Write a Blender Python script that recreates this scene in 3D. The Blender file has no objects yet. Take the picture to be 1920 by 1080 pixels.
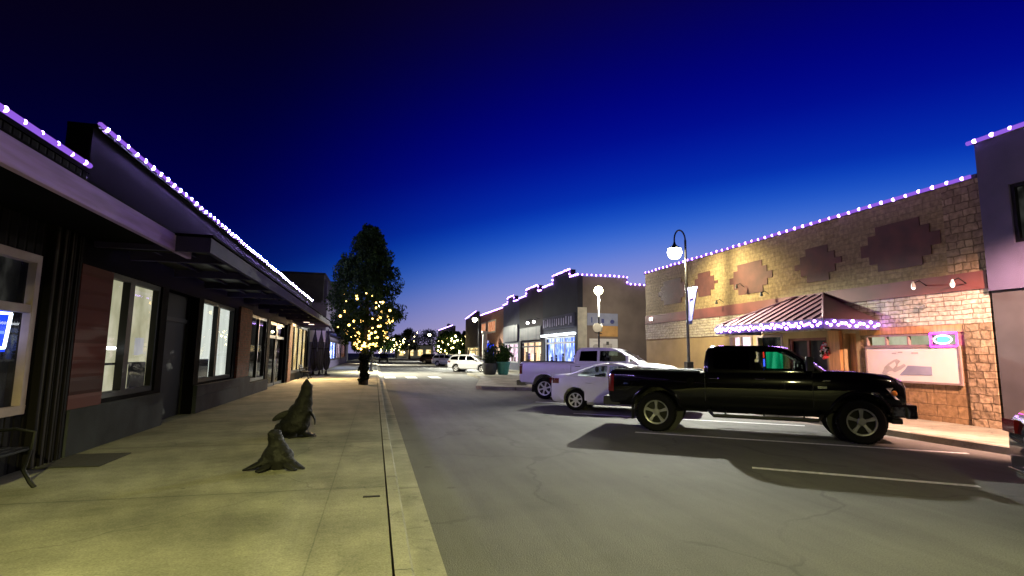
import bpy, bmesh, math, random
from mathutils import Vector, Matrix
PI = math.pi
R = math.radians
rnd = random.Random(7)
scene = bpy.context.scene
C = scene.collection
# ------------------------------------------------------------------ materials
MATS = {}
def new_mat(name):
    m = bpy.data.materials.new(name); m.use_nodes = True
    nt = m.node_tree; nt.nodes.clear()
    out = nt.nodes.new('ShaderNodeOutputMaterial')
    MATS[name] = m
    return m, nt, out
def N(nt, t, **kw):
    n = nt.nodes.new(t)
    for k, v in kw.items():
        if k in n.inputs: n.inputs[k].default_value = v
        else: setattr(n, k, v)
    return n
def rgba(c): return (c[0], c[1], c[2], 1.0)
def pbr(name, col, rough=0.7, metal=0.0, var=0.25, scale=3.0, bump=0.0, bscale=40.0, coat=0.0, col2=None, spec=0.5, stretch=None):
    m, nt, out = new_mat(name)
    b = N(nt, 'ShaderNodeBsdfPrincipled'); b.inputs['Roughness'].default_value = rough
    b.inputs['Metallic'].default_value = metal
    b.inputs['Specular IOR Level'].default_value = spec
    b.inputs['Coat Weight'].default_value = coat; b.inputs['Coat Roughness'].default_value = 0.04
    tc = N(nt, 'ShaderNodeTexCoord')
    vec = tc.outputs['Object']
    if stretch:
        mp = N(nt, 'ShaderNodeMapping'); mp.inputs['Scale'].default_value = stretch
        nt.links.new(vec, mp.inputs['Vector']); vec = mp.outputs['Vector']
    if var > 0 or col2:
        no = N(nt, 'ShaderNodeTexNoise'); no.inputs['Scale'].default_value = scale; no.inputs['Detail'].default_value = 6
        nt.links.new(vec, no.inputs['Vector'])
        mx = N(nt, 'ShaderNodeMix', data_type='RGBA')
        rp = N(nt, 'ShaderNodeMapRange'); rp.inputs['From Min'].default_value = 0.3; rp.inputs['From Max'].default_value = 0.7
        nt.links.new(no.outputs['Fac'], rp.inputs['Value']); nt.links.new(rp.outputs['Result'], mx.inputs['Factor'])
        c2 = col2 or tuple(min(1, c * (1 + var)) for c in col)
        c1 = col if col2 else tuple(c * (1 - var) for c in col)
        mx.inputs[6].default_value = rgba(c1); mx.inputs[7].default_value = rgba(c2)
        nt.links.new(mx.outputs[2], b.inputs['Base Color'])
    else:
        b.inputs['Base Color'].default_value = rgba(col)
    if bump > 0:
        n2 = N(nt, 'ShaderNodeTexNoise'); n2.inputs['Scale'].default_value = bscale; n2.inputs['Detail'].default_value = 4
        nt.links.new(vec, n2.inputs['Vector'])
        bp = N(nt, 'ShaderNodeBump'); bp.inputs['Strength'].default_value = bump; bp.inputs['Distance'].default_value = 0.02
        nt.links.new(n2.outputs['Fac'], bp.inputs['Height']); nt.links.new(bp.outputs['Normal'], b.inputs['Normal'])
    nt.links.new(b.outputs[0], out.inputs[0])
    return m
def masonry(name, c1, c2, mortar, bw, bh, axis='yz', msize=0.015, rough=0.85, bump=0.6, warp=0.02, off=0.5):
    """stone or brick courses laid on the face of a wall"""
    m, nt, out = new_mat(name)
    b = N(nt, 'ShaderNodeBsdfPrincipled'); b.inputs['Roughness'].default_value = rough; b.inputs['Specular IOR Level'].default_value = 0.2
    tc = N(nt, 'ShaderNodeTexCoord'); sp = N(nt, 'ShaderNodeSeparateXYZ'); nt.links.new(tc.outputs['Object'], sp.inputs[0])
    cb = N(nt, 'ShaderNodeCombineXYZ')
    nt.links.new(sp.outputs['Y' if axis == 'yz' else 'X'], cb.inputs['X']); nt.links.new(sp.outputs['Z'], cb.inputs['Y'])
    wn = N(nt, 'ShaderNodeTexNoise'); wn.inputs['Scale'].default_value = 3.5
    nt.links.new(tc.outputs['Object'], wn.inputs['Vector'])
    vm = N(nt, 'ShaderNodeVectorMath', operation='MULTIPLY_ADD')
    nt.links.new(wn.outputs['Color'], vm.inputs[0]); vm.inputs[1].default_value = (warp, warp, 0); nt.links.new(cb.outputs[0], vm.inputs[2])
    br = N(nt, 'ShaderNodeTexBrick'); br.offset = off; br.squash = 0.62; br.squash_frequency = 3; br.offset_frequency = 2
    br.inputs['Scale'].default_value = 1.0; br.inputs['Brick Width'].default_value = bw; br.inputs['Row Height'].default_value = bh
    br.inputs['Mortar Size'].default_value = msize; br.inputs['Mortar Smooth'].default_value = 0.3; br.inputs['Bias'].default_value = 0.0
    br.inputs['Color1'].default_value = rgba(c1); br.inputs['Color2'].default_value = rgba(c2); br.inputs['Mortar'].default_value = rgba(mortar)
    nt.links.new(vm.outputs[0], br.inputs['Vector'])
    no = N(nt, 'ShaderNodeTexNoise'); no.inputs['Scale'].default_value = 9; no.inputs['Detail'].default_value = 8
    nt.links.new(tc.outputs['Object'], no.inputs['Vector'])
    mx = N(nt, 'ShaderNodeMix', data_type='RGBA', blend_type='MULTIPLY'); mx.inputs['Factor'].default_value = 0.8
    rp = N(nt, 'ShaderNodeMapRange'); rp.inputs['From Min'].default_value = 0.3; rp.inputs['From Max'].default_value = 0.7; rp.inputs['To Min'].default_value = 0.55; rp.inputs['To Max'].default_value = 1.25
    nt.links.new(no.outputs['Fac'], rp.inputs['Value'])
    nt.links.new(br.outputs['Color'], mx.inputs[6]); nt.links.new(rp.outputs['Result'], mx.inputs[7])
    nt.links.new(mx.outputs[2], b.inputs['Base Color'])
    ad = N(nt, 'ShaderNodeMath', operation='MULTIPLY_ADD'); nt.links.new(br.outputs['Fac'], ad.inputs[0]); ad.inputs[1].default_value = -1.0
    nt.links.new(no.outputs['Fac'], ad.inputs[2])
    bp = N(nt, 'ShaderNodeBump'); bp.inputs['Strength'].default_value = bump; bp.inputs['Distance'].default_value = 0.05
    nt.links.new(ad.outputs[0], bp.inputs['Height']); nt.links.new(bp.outputs['Normal'], b.inputs['Normal'])
    nt.links.new(b.outputs[0], out.inputs[0])
    return m
def siding(name, col, pitch, axis='Y', rough=0.6, depth=0.02, var=0.2):
    """ribbed metal or board cladding: a wave along one axis"""
    m, nt, out = new_mat(name)
    b = N(nt, 'ShaderNodeBsdfPrincipled'); b.inputs['Roughness'].default_value = rough; b.inputs['Specular IOR Level'].default_value = 0.1
    tc = N(nt, 'ShaderNodeTexCoord'); sp = N(nt, 'ShaderNodeSeparateXYZ'); nt.links.new(tc.outputs['Object'], sp.inputs[0])
    mt = N(nt, 'ShaderNodeMath', operation='PINGPONG'); nt.links.new(sp.outputs[axis], mt.inputs[0]); mt.inputs[1].default_value = pitch / 2
    sn = N(nt, 'ShaderNodeMapRange'); sn.inputs['From Max'].default_value = pitch * 0.2; sn.inputs['From Min'].default_value = 0
    nt.links.new(mt.outputs[0], sn.inputs['Value'])
    fl = N(nt, 'ShaderNodeMath', operation='DIVIDE'); nt.links.new(sp.outputs[axis], fl.inputs[0]); fl.inputs[1].default_value = pitch
    f2 = N(nt, 'ShaderNodeMath', operation='FLOOR'); nt.links.new(fl.outputs[0], f2.inputs[0])
    wn = N(nt, 'ShaderNodeTexWhiteNoise', noise_dimensions='1D'); nt.links.new(f2.outputs[0], wn.inputs['W'])
    mx = N(nt, 'ShaderNodeMix', data_type='RGBA'); mx.inputs[6].default_value = rgba(tuple(c * (1 - var) for c in col)); mx.inputs[7].default_value = rgba(tuple(c * (1 + var) for c in col))
    nt.links.new(wn.outputs['Value'], mx.inputs['Factor']); nt.links.new(mx.outputs[2], b.inputs['Base Color'])
    bp = N(nt, 'ShaderNodeBump'); bp.inputs['Strength'].default_value = 1.0; bp.inputs['Distance'].default_value = depth
    nt.links.new(sn.outputs['Result'], bp.inputs['Height']); nt.links.new(bp.outputs['Normal'], b.inputs['Normal'])
    nt.links.new(b.outputs[0], out.inputs[0])
    return m
def emis(name, col, strength):
    m, nt, out = new_mat(name)
    e = N(nt, 'ShaderNodeEmission'); e.inputs['Color'].default_value = rgba(col); e.inputs['Strength'].default_value = strength
    nt.links.new(e.outputs[0], out.inputs[0])
    return m
def lit_room(name, cols, strength, scale=(1, 3, 1.5), detail=3):
    """the lit back of a shop window: blotchy goods and lamps that give off light"""
    m, nt, out = new_mat(name)
    e = N(nt, 'ShaderNodeEmission'); e.inputs['Strength'].default_value = strength
    tc = N(nt, 'ShaderNodeTexCoord'); mp = N(nt, 'ShaderNodeMapping'); mp.inputs['Scale'].default_value = scale
    nt.links.new(tc.outputs['Object'], mp.inputs['Vector'])
    no = N(nt, 'ShaderNodeTexNoise'); no.inputs['Scale'].default_value = 1.6; no.inputs['Detail'].default_value = detail
    nt.links.new(mp.outputs['Vector'], no.inputs['Vector'])
    cr = N(nt, 'ShaderNodeValToRGB'); el = cr.color_ramp.elements
    el[0].position = 0.33; el[0].color = rgba(cols[0]); el[1].position = 0.66; el[1].color = rgba(cols[-1])
    if len(cols) > 2:
        k = el.new(0.5); k.color = rgba(cols[1])
    nt.links.new(no.outputs['Fac'], cr.inputs['Fac']); nt.links.new(cr.outputs['Color'], e.inputs['Color'])
    nt.links.new(e.outputs[0], out.inputs[0])
    return m
def glass(name, tint=(1, 1, 1), refl=0.12, rough=0.02):
    m, nt, out = new_mat(name)
    t = N(nt, 'ShaderNodeBsdfTransparent'); t.inputs['Color'].default_value = rgba(tint)
    g = N(nt, 'ShaderNodeBsdfGlossy'); g.inputs['Roughness'].default_value = rough
    fr = N(nt, 'ShaderNodeFresnel'); fr.inputs['IOR'].default_value = 1.32
    ge = N(nt, 'ShaderNodeNewGeometry'); iv = N(nt, 'ShaderNodeMath', operation='SUBTRACT'); iv.inputs[0].default_value = 1.0
    nt.links.new(ge.outputs['Backfacing'], iv.inputs[1]); ml = N(nt, 'ShaderNodeMath', operation='MULTIPLY'); nt.links.new(iv.outputs[0], ml.inputs[0]); nt.links.new(fr.outputs[0], ml.inputs[1])
    mx = N(nt, 'ShaderNodeMixShader'); nt.links.new(ml.outputs[0], mx.inputs[0]); nt.links.new(t.outputs[0], mx.inputs[1]); nt.links.new(g.outputs[0], mx.inputs[2])
    nt.links.new(mx.outputs[0], out.inputs[0])
    return m
# ------------------------------------------------------------------ mesh builder
class MB:
    def __init__(s): s.v = []; s.f = []; s.m = []
    def add(s, verts, faces, mi=0):
        o = len(s.v); s.v += [tuple(p) for p in verts]
        for f in faces: s.f.append(tuple(i + o for i in f)); s.m.append(mi)
    def box(s, x0, x1, y0, y1, z0, z1, mi=0):
        v = [(x, y, z) for z in (z0, z1) for y in (y0, y1) for x in (x0, x1)]
        s.add(v, [(0, 2, 3, 1), (4, 5, 7, 6), (0, 1, 5, 4), (2, 6, 7, 3), (0, 4, 6, 2), (1, 3, 7, 5)], mi); return s
    def obox(s, c, size, M=None, mi=0):
        M = M or Matrix()
        a, b, d = size[0] / 2, size[1] / 2, size[2] / 2
        v = [Vector(c) + M @ Vector((x, y, z)) for z in (-d, d) for y in (-b, b) for x in (-a, a)]
        s.add(v, [(0, 2, 3, 1), (4, 5, 7, 6), (0, 1, 5, 4), (2, 6, 7, 3), (0, 4, 6, 2), (1, 3, 7, 5)], mi); return s
    def prism(s, poly, axis, a, b, mi=0):
        n = len(poly)
        def P(p, t): return {'x': (t, p[0], p[1]), 'y': (p[0], t, p[1]), 'z': (p[0], p[1], t)}[axis]
        v = [P(p, a) for p in poly] + [P(p, b) for p in poly]
        s.add(v, [tuple(range(n)), tuple(range(2 * n - 1, n - 1, -1))] + [(i, n + i, n + (i + 1) % n, (i + 1) % n) for i in range(n)], mi); return s
    def tube(s, pts, r, n=8, mi=0, cap=True):
        pts = [Vector(p) for p in pts]; rs = r if isinstance(r, (list, tuple)) else [r] * len(pts)
        rings = []; prev = None
        for i, p in enumerate(pts):
            d = (pts[min(i + 1, len(pts) - 1)] - pts[max(i - 1, 0)])
            if d.length < 1e-9: d = Vector((0, 0, 1))
            d.normalize()
            if prev is None:
                ref = Vector((0, 0, 1)) if abs(d.z) < 0.9 else Vector((1, 0, 0)); u = d.cross(ref).normalized()
            else: u = (prev - d * prev.dot(d)).normalized()
            prev = u; w = d.cross(u)
            rings.append([p + (u * math.cos(2 * PI * k / n) + w * math.sin(2 * PI * k / n)) * rs[i] for k in range(n)])
        v = [q for rg in rings for q in rg]; f = []
        for i in range(len(pts) - 1):
            for k in range(n): f.append((i * n + k, i * n + (k + 1) % n, (i + 1) * n + (k + 1) % n, (i + 1) * n + k))
        if cap: f.append(tuple(range(n - 1, -1, -1))); f.append(tuple(range((len(pts) - 1) * n, len(pts) * n)))
        s.add(v, f, mi); return s
    def lathe(s, prof, c=(0, 0, 0), n=20, axis='z', mi=0, cap=True):
        v = []; f = []
        for (r, h) in prof:
            for k in range(n):
                a = 2 * PI * k / n; x, y = r * math.cos(a), r * math.sin(a)
                p = {'z': (x, y, h), 'y': (x, h, y), 'x': (h, x, y)}[axis]
                v.append((p[0] + c[0], p[1] + c[1], p[2] + c[2]))
        for i in range(len(prof) - 1):
            for k in range(n): f.append((i * n + k, i * n + (k + 1) % n, (i + 1) * n + (k + 1) % n, (i + 1) * n + k))
        if cap and prof[0][0] > 1e-6: f.append(tuple(range(n - 1, -1, -1)))
        if cap and prof[-1][0] > 1e-6: f.append(tuple(range((len(prof) - 1) * n, len(prof) * n)))
        s.add(v, f, mi); return s
    def ball(s, c, r, n=10, m=6, mi=0, sz=1.0):
        prof = [(max(1e-4, r * math.sin(PI * i / m)), -r * sz * math.cos(PI * i / m)) for i in range(m + 1)]
        return s.lathe(prof, c, n, 'z', mi)
    def loft(s, rings, mi=0, cap=True):
        n = len(rings[0]); v = [q for rg in rings for q in rg]; f = []
        for i in range(len(rings) - 1):
            for k in range(n): f.append((i * n + k, i * n + (k + 1) % n, (i + 1) * n + (k + 1) % n, (i + 1) * n + k))
        if cap: f.append(tuple(range(n - 1, -1, -1))); f.append(tuple(range((len(rings) - 1) * n, len(rings) * n)))
        s.add(v, f, mi); return s
    def mesh(s, name, mats, smooth=None):
        me = bpy.data.meshes.new(name); me.from_pydata(s.v, [], s.f)
        for m in (mats if isinstance(mats, (list, tuple)) else [mats]): me.materials.append(m)
        me.polygons.foreach_set('material_index', s.m)
        bm = bmesh.new(); bm.from_mesh(me); bmesh.ops.remove_doubles(bm, verts=bm.verts, dist=1e-5); bmesh.ops.recalc_face_normals(bm, faces=bm.faces); bm.to_mesh(me); bm.free()
        if smooth is not None:
            me.polygons.foreach_set('use_smooth', [True] * len(me.polygons))
            me.set_sharp_from_angle(angle=R(smooth))
        me.update(); return me
    def build(s, name, mats, parent=None, smooth=None, bevel=0):
        o = bpy.data.objects.new(name, s.mesh(name, mats, smooth)); C.objects.link(o)
        if parent is not None: o.parent = parent
        if bevel:
            md = o.modifiers.new('bevel', 'BEVEL'); md.width = bevel; md.segments = 2; md.limit_method = 'ANGLE'
        return o
def wall_x(mb, x, y0, y1, z0, z1, holes, t, mi=0):
    """wall slab facing along X from x to x+t with rectangular openings (y0,y1,z0,z1)"""
    ys = sorted({y0, y1} | {h[0] for h in holes} | {h[1] for h in holes}); zs = sorted({z0, z1} | {h[2] for h in holes} | {h[3] for h in holes})
    ys = [y for y in ys if y0 <= y <= y1]; zs = [z for z in zs if z0 <= z <= z1]
    ny, nz = len(ys) - 1, len(zs) - 1
    def solid(i, j):
        if i < 0 or j < 0 or i >= ny or j >= nz: return False
        cy, cz = (ys[i] + ys[i + 1]) / 2, (zs[j] + zs[j + 1]) / 2
        return not any(h[0] < cy < h[1] and h[2] < cz < h[3] for h in holes)
    xb = x + t
    for i in range(ny):
        for j in range(nz):
            if not solid(i, j): continue
            a, b, c, d = ys[i], ys[i + 1], zs[j], zs[j + 1]
            mb.add([(x, a, c), (x, b, c), (x, b, d), (x, a, d)], [(0, 1, 2, 3)], mi)
            mb.add([(xb, a, c), (xb, b, c), (xb, b, d), (xb, a, d)], [(3, 2, 1, 0)], mi)
            if not solid(i - 1, j): mb.add([(x, a, c), (xb, a, c), (xb, a, d), (x, a, d)], [(3, 2, 1, 0)], mi)
            if not solid(i + 1, j): mb.add([(x, b, c), (xb, b, c), (xb, b, d), (x, b, d)], [(0, 1, 2, 3)], mi)
            if not solid(i, j - 1): mb.add([(x, a, c), (xb, a, c), (xb, b, c), (x, b, c)], [(0, 1, 2, 3)], mi)
            if not solid(i, j + 1): mb.add([(x, a, d), (xb, a, d), (xb, b, d), (x, b, d)], [(3, 2, 1, 0)], mi)
def frame_x(mb, x, t, y0, y1, z0, z1, w, mull=(), trans=(), mi=0):
    """window frame lying in the plane X, bars butted end to end"""
    mb.box(x, x + t, y0, y1, z0, z0 + w, mi); mb.box(x, x + t, y0, y1, z1 - w, z1, mi)
    mb.box(x, x + t, y0, y0 + w, z0 + w, z1 - w, mi); mb.box(x, x + t, y1 - w, y1, z0 + w, z1 - w, mi)
    for m in mull: mb.box(x + 0.004, x + t - 0.004, m - w / 2, m + w / 2, z0 + w, z1 - w, mi)
    for z in trans: mb.box(x + 0.008, x + t - 0.008, y0 + w, y1 - w, z - w / 2, z + w / 2, mi)
# ------------------------------------------------------------------ scene tree helpers
def thing(name, label, cat, loc=(0, 0, 0), rz=0, group=None):
    o = bpy.data.objects.new(name, None); C.objects.link(o); o.empty_display_size = 0.2
    o.location = loc; o.rotation_euler = (0, 0, rz); tag(o, label, cat, group); return o
def tag(o, label, cat, group=None):
    o['label'] = label; o['category'] = cat
    if group: o['group'] = group
    return o
def struct(mb, name, m, smooth=None, label=None):
    o = mb.build(name, m, None, smooth); o['kind'] = 'structure'
    o['label'] = label or (name.replace('_', ' ') + ' of the street'); o['category'] = name.split('_')[-1]
    return o
def kids(o): return [c for c in C.objects if c.parent == o]
def copy_tree(o, parent=None):
    c = o.copy(); C.objects.link(c)
    if parent is not None: c.parent = parent
    for ch in kids(o): copy_tree(ch, c)
    return c
def apply_mods(o):
    dg = bpy.context.evaluated_depsgraph_get(); ev = o.evaluated_get(dg)
    me = bpy.data.meshes.new_from_object(ev); o.modifiers.clear(); old = o.data; o.data = me; bpy.data.meshes.remove(old)
def cut(o, cutters):
    tmp = []; par = o.parent; o.parent = None
    for mb in cutters:
        c = bpy.data.objects.new('cutter', mb.mesh('cutter', [])); C.objects.link(c); tmp.append(c)
        md = o.modifiers.new('b', 'BOOLEAN'); md.operation = 'DIFFERENCE'; md.solver = 'EXACT'; md.object = c
    bpy.context.view_layer.update(); apply_mods(o); o.parent = par
    for c in tmp:
        me = c.data; bpy.data.objects.remove(c); bpy.data.meshes.remove(me)
def light(name, kind, loc, power, col, parent=None, size=0.1, spot=None, blend=1.0, aim=None):
    l = bpy.data.lights.new(name, kind); l.energy = power; l.color = col; l.shadow_soft_size = size
    o = bpy.data.objects.new(name, l); C.objects.link(o); o.location = loc
    if kind == 'SPOT': l.spot_size = R(spot); l.spot_blend = blend
    if aim is not None: o.rotation_euler = Vector(aim).to_track_quat('-Z', 'Y').to_euler()
    if parent is not None: o.parent = parent
    return o
#@@MATS
# ------------------------------------------------------------------ palette
def mul(nt, a, b_, fac=1.0):
    m = N(nt, 'ShaderNodeMix', data_type='RGBA', blend_type='MULTIPLY'); m.inputs['Factor'].default_value = fac
    nt.links.new(a, m.inputs[6]); nt.links.new(b_, m.inputs[7]); return m.outputs[2]
def noise(nt, vec, scale, detail=4, rough=0.5):
    n = N(nt, 'ShaderNodeTexNoise'); n.inputs['Scale'].default_value = scale; n.inputs['Detail'].default_value = detail; n.inputs['Roughness'].default_value = rough
    nt.links.new(vec, n.inputs['Vector']); return n.outputs['Fac']
def rng(nt, v, a, b_, c, d):
    m = N(nt, 'ShaderNodeMapRange'); m.inputs['From Min'].default_value = a; m.inputs['From Max'].default_value = b_; m.inputs['To Min'].default_value = c; m.inputs['To Max'].default_value = d
    nt.links.new(v, m.inputs['Value']); return m.outputs['Result']
def cracks(nt, vec, scale, w, depth, warp=0.35):
    """thin dark irregular cracks: the edges of a warped cell pattern, broken up by a mask"""
    no = N(nt, 'ShaderNodeTexNoise'); no.inputs['Scale'].default_value = scale * 3; no.inputs['Detail'].default_value = 5; nt.links.new(vec, no.inputs['Vector'])
    vm = N(nt, 'ShaderNodeVectorMath', operation='MULTIPLY_ADD'); nt.links.new(no.outputs['Color'], vm.inputs[0]); vm.inputs[1].default_value = (warp / scale,) * 3; nt.links.new(vec, vm.inputs[2])
    vo = N(nt, 'ShaderNodeTexVoronoi', feature='DISTANCE_TO_EDGE'); vo.inputs['Scale'].default_value = scale; nt.links.new(vm.outputs[0], vo.inputs['Vector'])
    line = rng(nt, vo.outputs['Distance'], w * 0.3, w, depth, 1.0); mask = rng(nt, noise(nt, vec, scale * 0.7, 2), 0.47, 0.53, 0, 1)
    mx = N(nt, 'ShaderNodeMath', operation='MAXIMUM'); nt.links.new(line, mx.inputs[0]); nt.links.new(mask, mx.inputs[1]); return mx.outputs[0]
def spots(nt, vec, scale, r, dark):
    vo = N(nt, 'ShaderNodeTexVoronoi'); vo.inputs['Scale'].default_value = scale; nt.links.new(vec, vo.inputs['Vector'])
    a = rng(nt, vo.outputs['Distance'], r * 0.7, r, dark, 1.0); sp = N(nt, 'ShaderNodeSeparateColor'); nt.links.new(vo.outputs['Color'], sp.inputs[0])
    k = rng(nt, sp.outputs[0], 0.35, 0.36, 0, 1); mx = N(nt, 'ShaderNodeMath', operation='MAXIMUM'); nt.links.new(a, mx.inputs[0]); nt.links.new(k, mx.inputs[1]); return mx.outputs[0]
def make_ground_mats():
    m, nt, out = new_mat('asphalt')
    b = N(nt, 'ShaderNodeBsdfPrincipled'); b.inputs['Roughness'].default_value = 0.85; b.inputs['Specular IOR Level'].default_value = 0.3
    tc = N(nt, 'ShaderNodeTexCoord'); vec = tc.outputs['Object']
    mp = N(nt, 'ShaderNodeMapping'); mp.inputs['Scale'].default_value = (2.2, 0.22, 1); nt.links.new(vec, mp.inputs['Vector'])
    cr = N(nt, 'ShaderNodeValToRGB'); e = cr.color_ramp.elements; e[0].position = 0.3; e[0].color = (0.058, 0.058, 0.056, 1); e[1].position = 0.7; e[1].color = (0.135, 0.133, 0.125, 1)
    grit = noise(nt, vec, 70, 5, 0.7); nt.links.new(grit, cr.inputs['Fac']); c = cr.outputs['Color']
    for v in (rng(nt, noise(nt, vec, 0.4, 6, 0.6), 0.3, 0.7, 0.74, 1.2), rng(nt, noise(nt, mp.outputs[0], 1.0, 5, 0.6), 0.3, 0.7, 0.8, 1.15), cracks(nt, vec, 0.28, 0.010, 0.76), spots(nt, vec, 1.3, 0.09, 0.72), spots(nt, vec, 0.33, 0.11, 0.7)): c = mul(nt, c, v)
    nt.links.new(c, b.inputs['Base Color'])
    bp = N(nt, 'ShaderNodeBump'); bp.inputs['Strength'].default_value = 0.7; bp.inputs['Distance'].default_value = 0.014
    nt.links.new(grit, bp.inputs['Height']); nt.links.new(bp.outputs['Normal'], b.inputs['Normal']); nt.links.new(b.outputs[0], out.inputs[0])
    def concrete(name, lo, hi, joints, crack):
        m, nt, out = new_mat(name)
        b = N(nt, 'ShaderNodeBsdfPrincipled'); b.inputs['Roughness'].default_value = 0.88; b.inputs['Specular IOR Level'].default_value = 0.25
        tc = N(nt, 'ShaderNodeTexCoord'); vec = tc.outputs['Object']; sp = N(nt, 'ShaderNodeSeparateXYZ'); nt.links.new(vec, sp.inputs[0])
        wob = noise(nt, vec, 7, 4)
        grit = noise(nt, vec, 55, 5, 0.7); cr = N(nt, 'ShaderNodeValToRGB'); e = cr.color_ramp.elements
        e[0].position = 0.3; e[0].color = rgba(lo); e[1].position = 0.68; e[1].color = rgba(hi); nt.links.new(grit, cr.inputs['Fac']); c = cr.outputs['Color']
        for axis, per, shift, w, dk in joints:
            s = N(nt, 'ShaderNodeMath', operation='ADD'); nt.links.new(sp.outputs[axis], s.inputs[0]); s.inputs[1].default_value = shift + 100 * per
            wv = N(nt, 'ShaderNodeMath', operation='MULTIPLY_ADD'); nt.links.new(wob, wv.inputs[0]); wv.inputs[1].default_value = 0.016; nt.links.new(s.outputs[0], wv.inputs[2])
            p = N(nt, 'ShaderNodeMath', operation='PINGPONG'); nt.links.new(wv.outputs[0], p.inputs[0]); p.inputs[1].default_value = per / 2
            c = mul(nt, c, rng(nt, p.outputs[0], w * 0.4, w, dk, 1.0)); c = mul(nt, c, rng(nt, p.outputs[0], 0.0, 0.13, 0.86, 1.0))
        big = noise(nt, vec, 0.8, 8, 0.62)
        for v in (rng(nt, big, 0.34, 0.64, 0.56, 1.16), rng(nt, noise(nt, vec, 3.1, 6, 0.6), 0.3, 0.7, 0.82, 1.14), cracks(nt, vec, crack, 0.007, 0.74), spots(nt, vec, 1.9, 0.055, 0.55), spots(nt, vec, 4.3, 0.08, 0.7)): c = mul(nt, c, v)
        nt.links.new(c, b.inputs['Base Color'])
        bp = N(nt, 'ShaderNodeBump'); bp.inputs['Strength'].default_value = 0.5; bp.inputs['Distance'].default_value = 0.01
        nt.links.new(grit, bp.inputs['Height']); nt.links.new(bp.outputs['Normal'], b.inputs['Normal']); nt.links.new(b.outputs[0], out.inputs[0])
    concrete('pavement_concrete', (0.17, 0.165, 0.12), (0.30, 0.29, 0.225), (('Y', 3.4, -6.75, 0.012, 0.45), ('X', 4.0, 0.42, 0.008, 0.72)), 0.42)
    concrete('kerb_concrete', (0.21, 0.205, 0.165), (0.34, 0.325, 0.27), (('Y', 3.05, -4.2, 0.012, 0.45),), 0.9)
make_ground_mats()
M = MATS
pbr('earth', (0.05, 0.055, 0.035), 0.95, var=0.4, scale=0.2)
pbr('road_paint', (0.78, 0.78, 0.8), 0.7, col2=(0.42, 0.42, 0.42), scale=14)
siding('dark_siding', (0.005, 0.004, 0.0045), 0.18, 'Y', 0.8, 0.03)
pbr('dark_panel', (0.002, 0.0017, 0.0024), 0.9, var=0.3, scale=2, spec=0.06)
pbr('slate_panel', (0.07, 0.075, 0.088), 0.7, var=0.25, scale=1.6, bump=0.2)
pbr('grey_base', (0.036, 0.039, 0.048), 0.9, var=0.25, scale=1.8, bump=0.3, spec=0.1)
pbr('white_trim', (0.26, 0.19, 0.175), 0.6, var=0.15, scale=4)
pbr('fascia_board', (0.52, 0.34, 0.86), 0.8, col2=(0.33, 0.22, 0.52), scale=2.0, stretch=(3, 0.5, 6), bump=0.2)  # board is white; the purple light falling on it is put into its colour
pbr('canopy_metal', (0.04, 0.03, 0.105), 0.7, var=0.2, scale=1.2, spec=0.15)
pbr('canopy_soffit', (0.09, 0.085, 0.08), 0.42, metal=0.3, var=0.4, scale=1.5, stretch=(4, 0.6, 1))
siding('plank_cladding', (0.08, 0.019, 0.014), 0.26, 'Z', 0.7, 0.012, 0.45)
masonry('red_brick', (0.15, 0.038, 0.024), (0.09, 0.028, 0.02), (0.09, 0.07, 0.055), 0.24, 0.078, 'yz', 0.007, bump=0.5, warp=0.0)
pbr('black_frame', (0.005, 0.005, 0.005), 0.5, var=0.1, spec=0.2)
pbr('door_dark', (0.007, 0.007, 0.0075), 0.6, var=0.2, spec=0.2)
glass('shop_glass')
glass('tinted_glass', (0.02, 0.02, 0.025))
glass('car_glass', (0.75, 0.8, 0.78))
lit_room('dim_blind', [(0.24, 0.235, 0.15), (0.32, 0.31, 0.205), (0.40, 0.385, 0.28)], 1.45, (1, 1.2, 0.9), 3)
lit_room('bright_blind', [(0.48, 0.52, 0.46), (0.62, 0.67, 0.6), (0.70, 0.75, 0.68)], 1.25, (1, 1.6, 0.5), 2)
lit_room('dark_room', [(0.004, 0.004, 0.004), (0.012, 0.012, 0.011), (0.05, 0.05, 0.045)], 0.6, (1, 2.2, 1.2), 3)
lit_room('warm_room', [(0.30, 0.16, 0.04), (0.85, 0.62, 0.25), (1.0, 0.85, 0.5)], 1.6, (1, 1.8, 0.7), 3)
lit_room('blue_room', [(0.06, 0.1, 0.55), (0.22, 0.33, 0.95), (0.75, 0.85, 1.0)], 2.2, (1, 2.2, 1.0), 4)
lit_room('blue_display', [(0.06, 0.1, 0.7), (0.22, 0.33, 0.95), (0.75, 0.85, 1.0)], 8.0, (1, .5, 1.0), 3)
lit_room('pink_room', [(0.45, 0.25, 0.36), (0.9, 0.62, 0.75), (1.0, 0.9, 0.95)], 1.9, (1, 1.6, 1.2), 4)
lit_room('peach_room', [(0.75, 0.42, 0.2), (0.95, 0.66, 0.38), (1.0, 0.86, 0.6)], 1.8, (1, 1.4, 0.8), 3)
lit_room('orange_room', [(0.55, 0.14, 0.06), (0.9, 0.35, 0.16), (1.0, 0.6, 0.4)], 0.8, (1, 1.2, 1), 3)
masonry('tan_stone', (0.28, 0.215, 0.115), (0.23, 0.172, 0.09), (0.185, 0.14, 0.08), 0.36, 0.16, 'yz', 0.010, bump=0.5, warp=0.06)
masonry('rough_stone', (0.36, 0.27, 0.17), (0.2, 0.145, 0.09), (0.14, 0.1, 0.06), 0.32, 0.19, 'yz', 0.015, bump=0.9, warp=0.10)
masonry('ledge_stone', (0.50, 0.45, 0.37), (0.40, 0.35, 0.28), (0.2, 0.155, 0.12), 0.44, 0.12, 'yz', 0.011, bump=0.9, warp=0.07)
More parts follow.
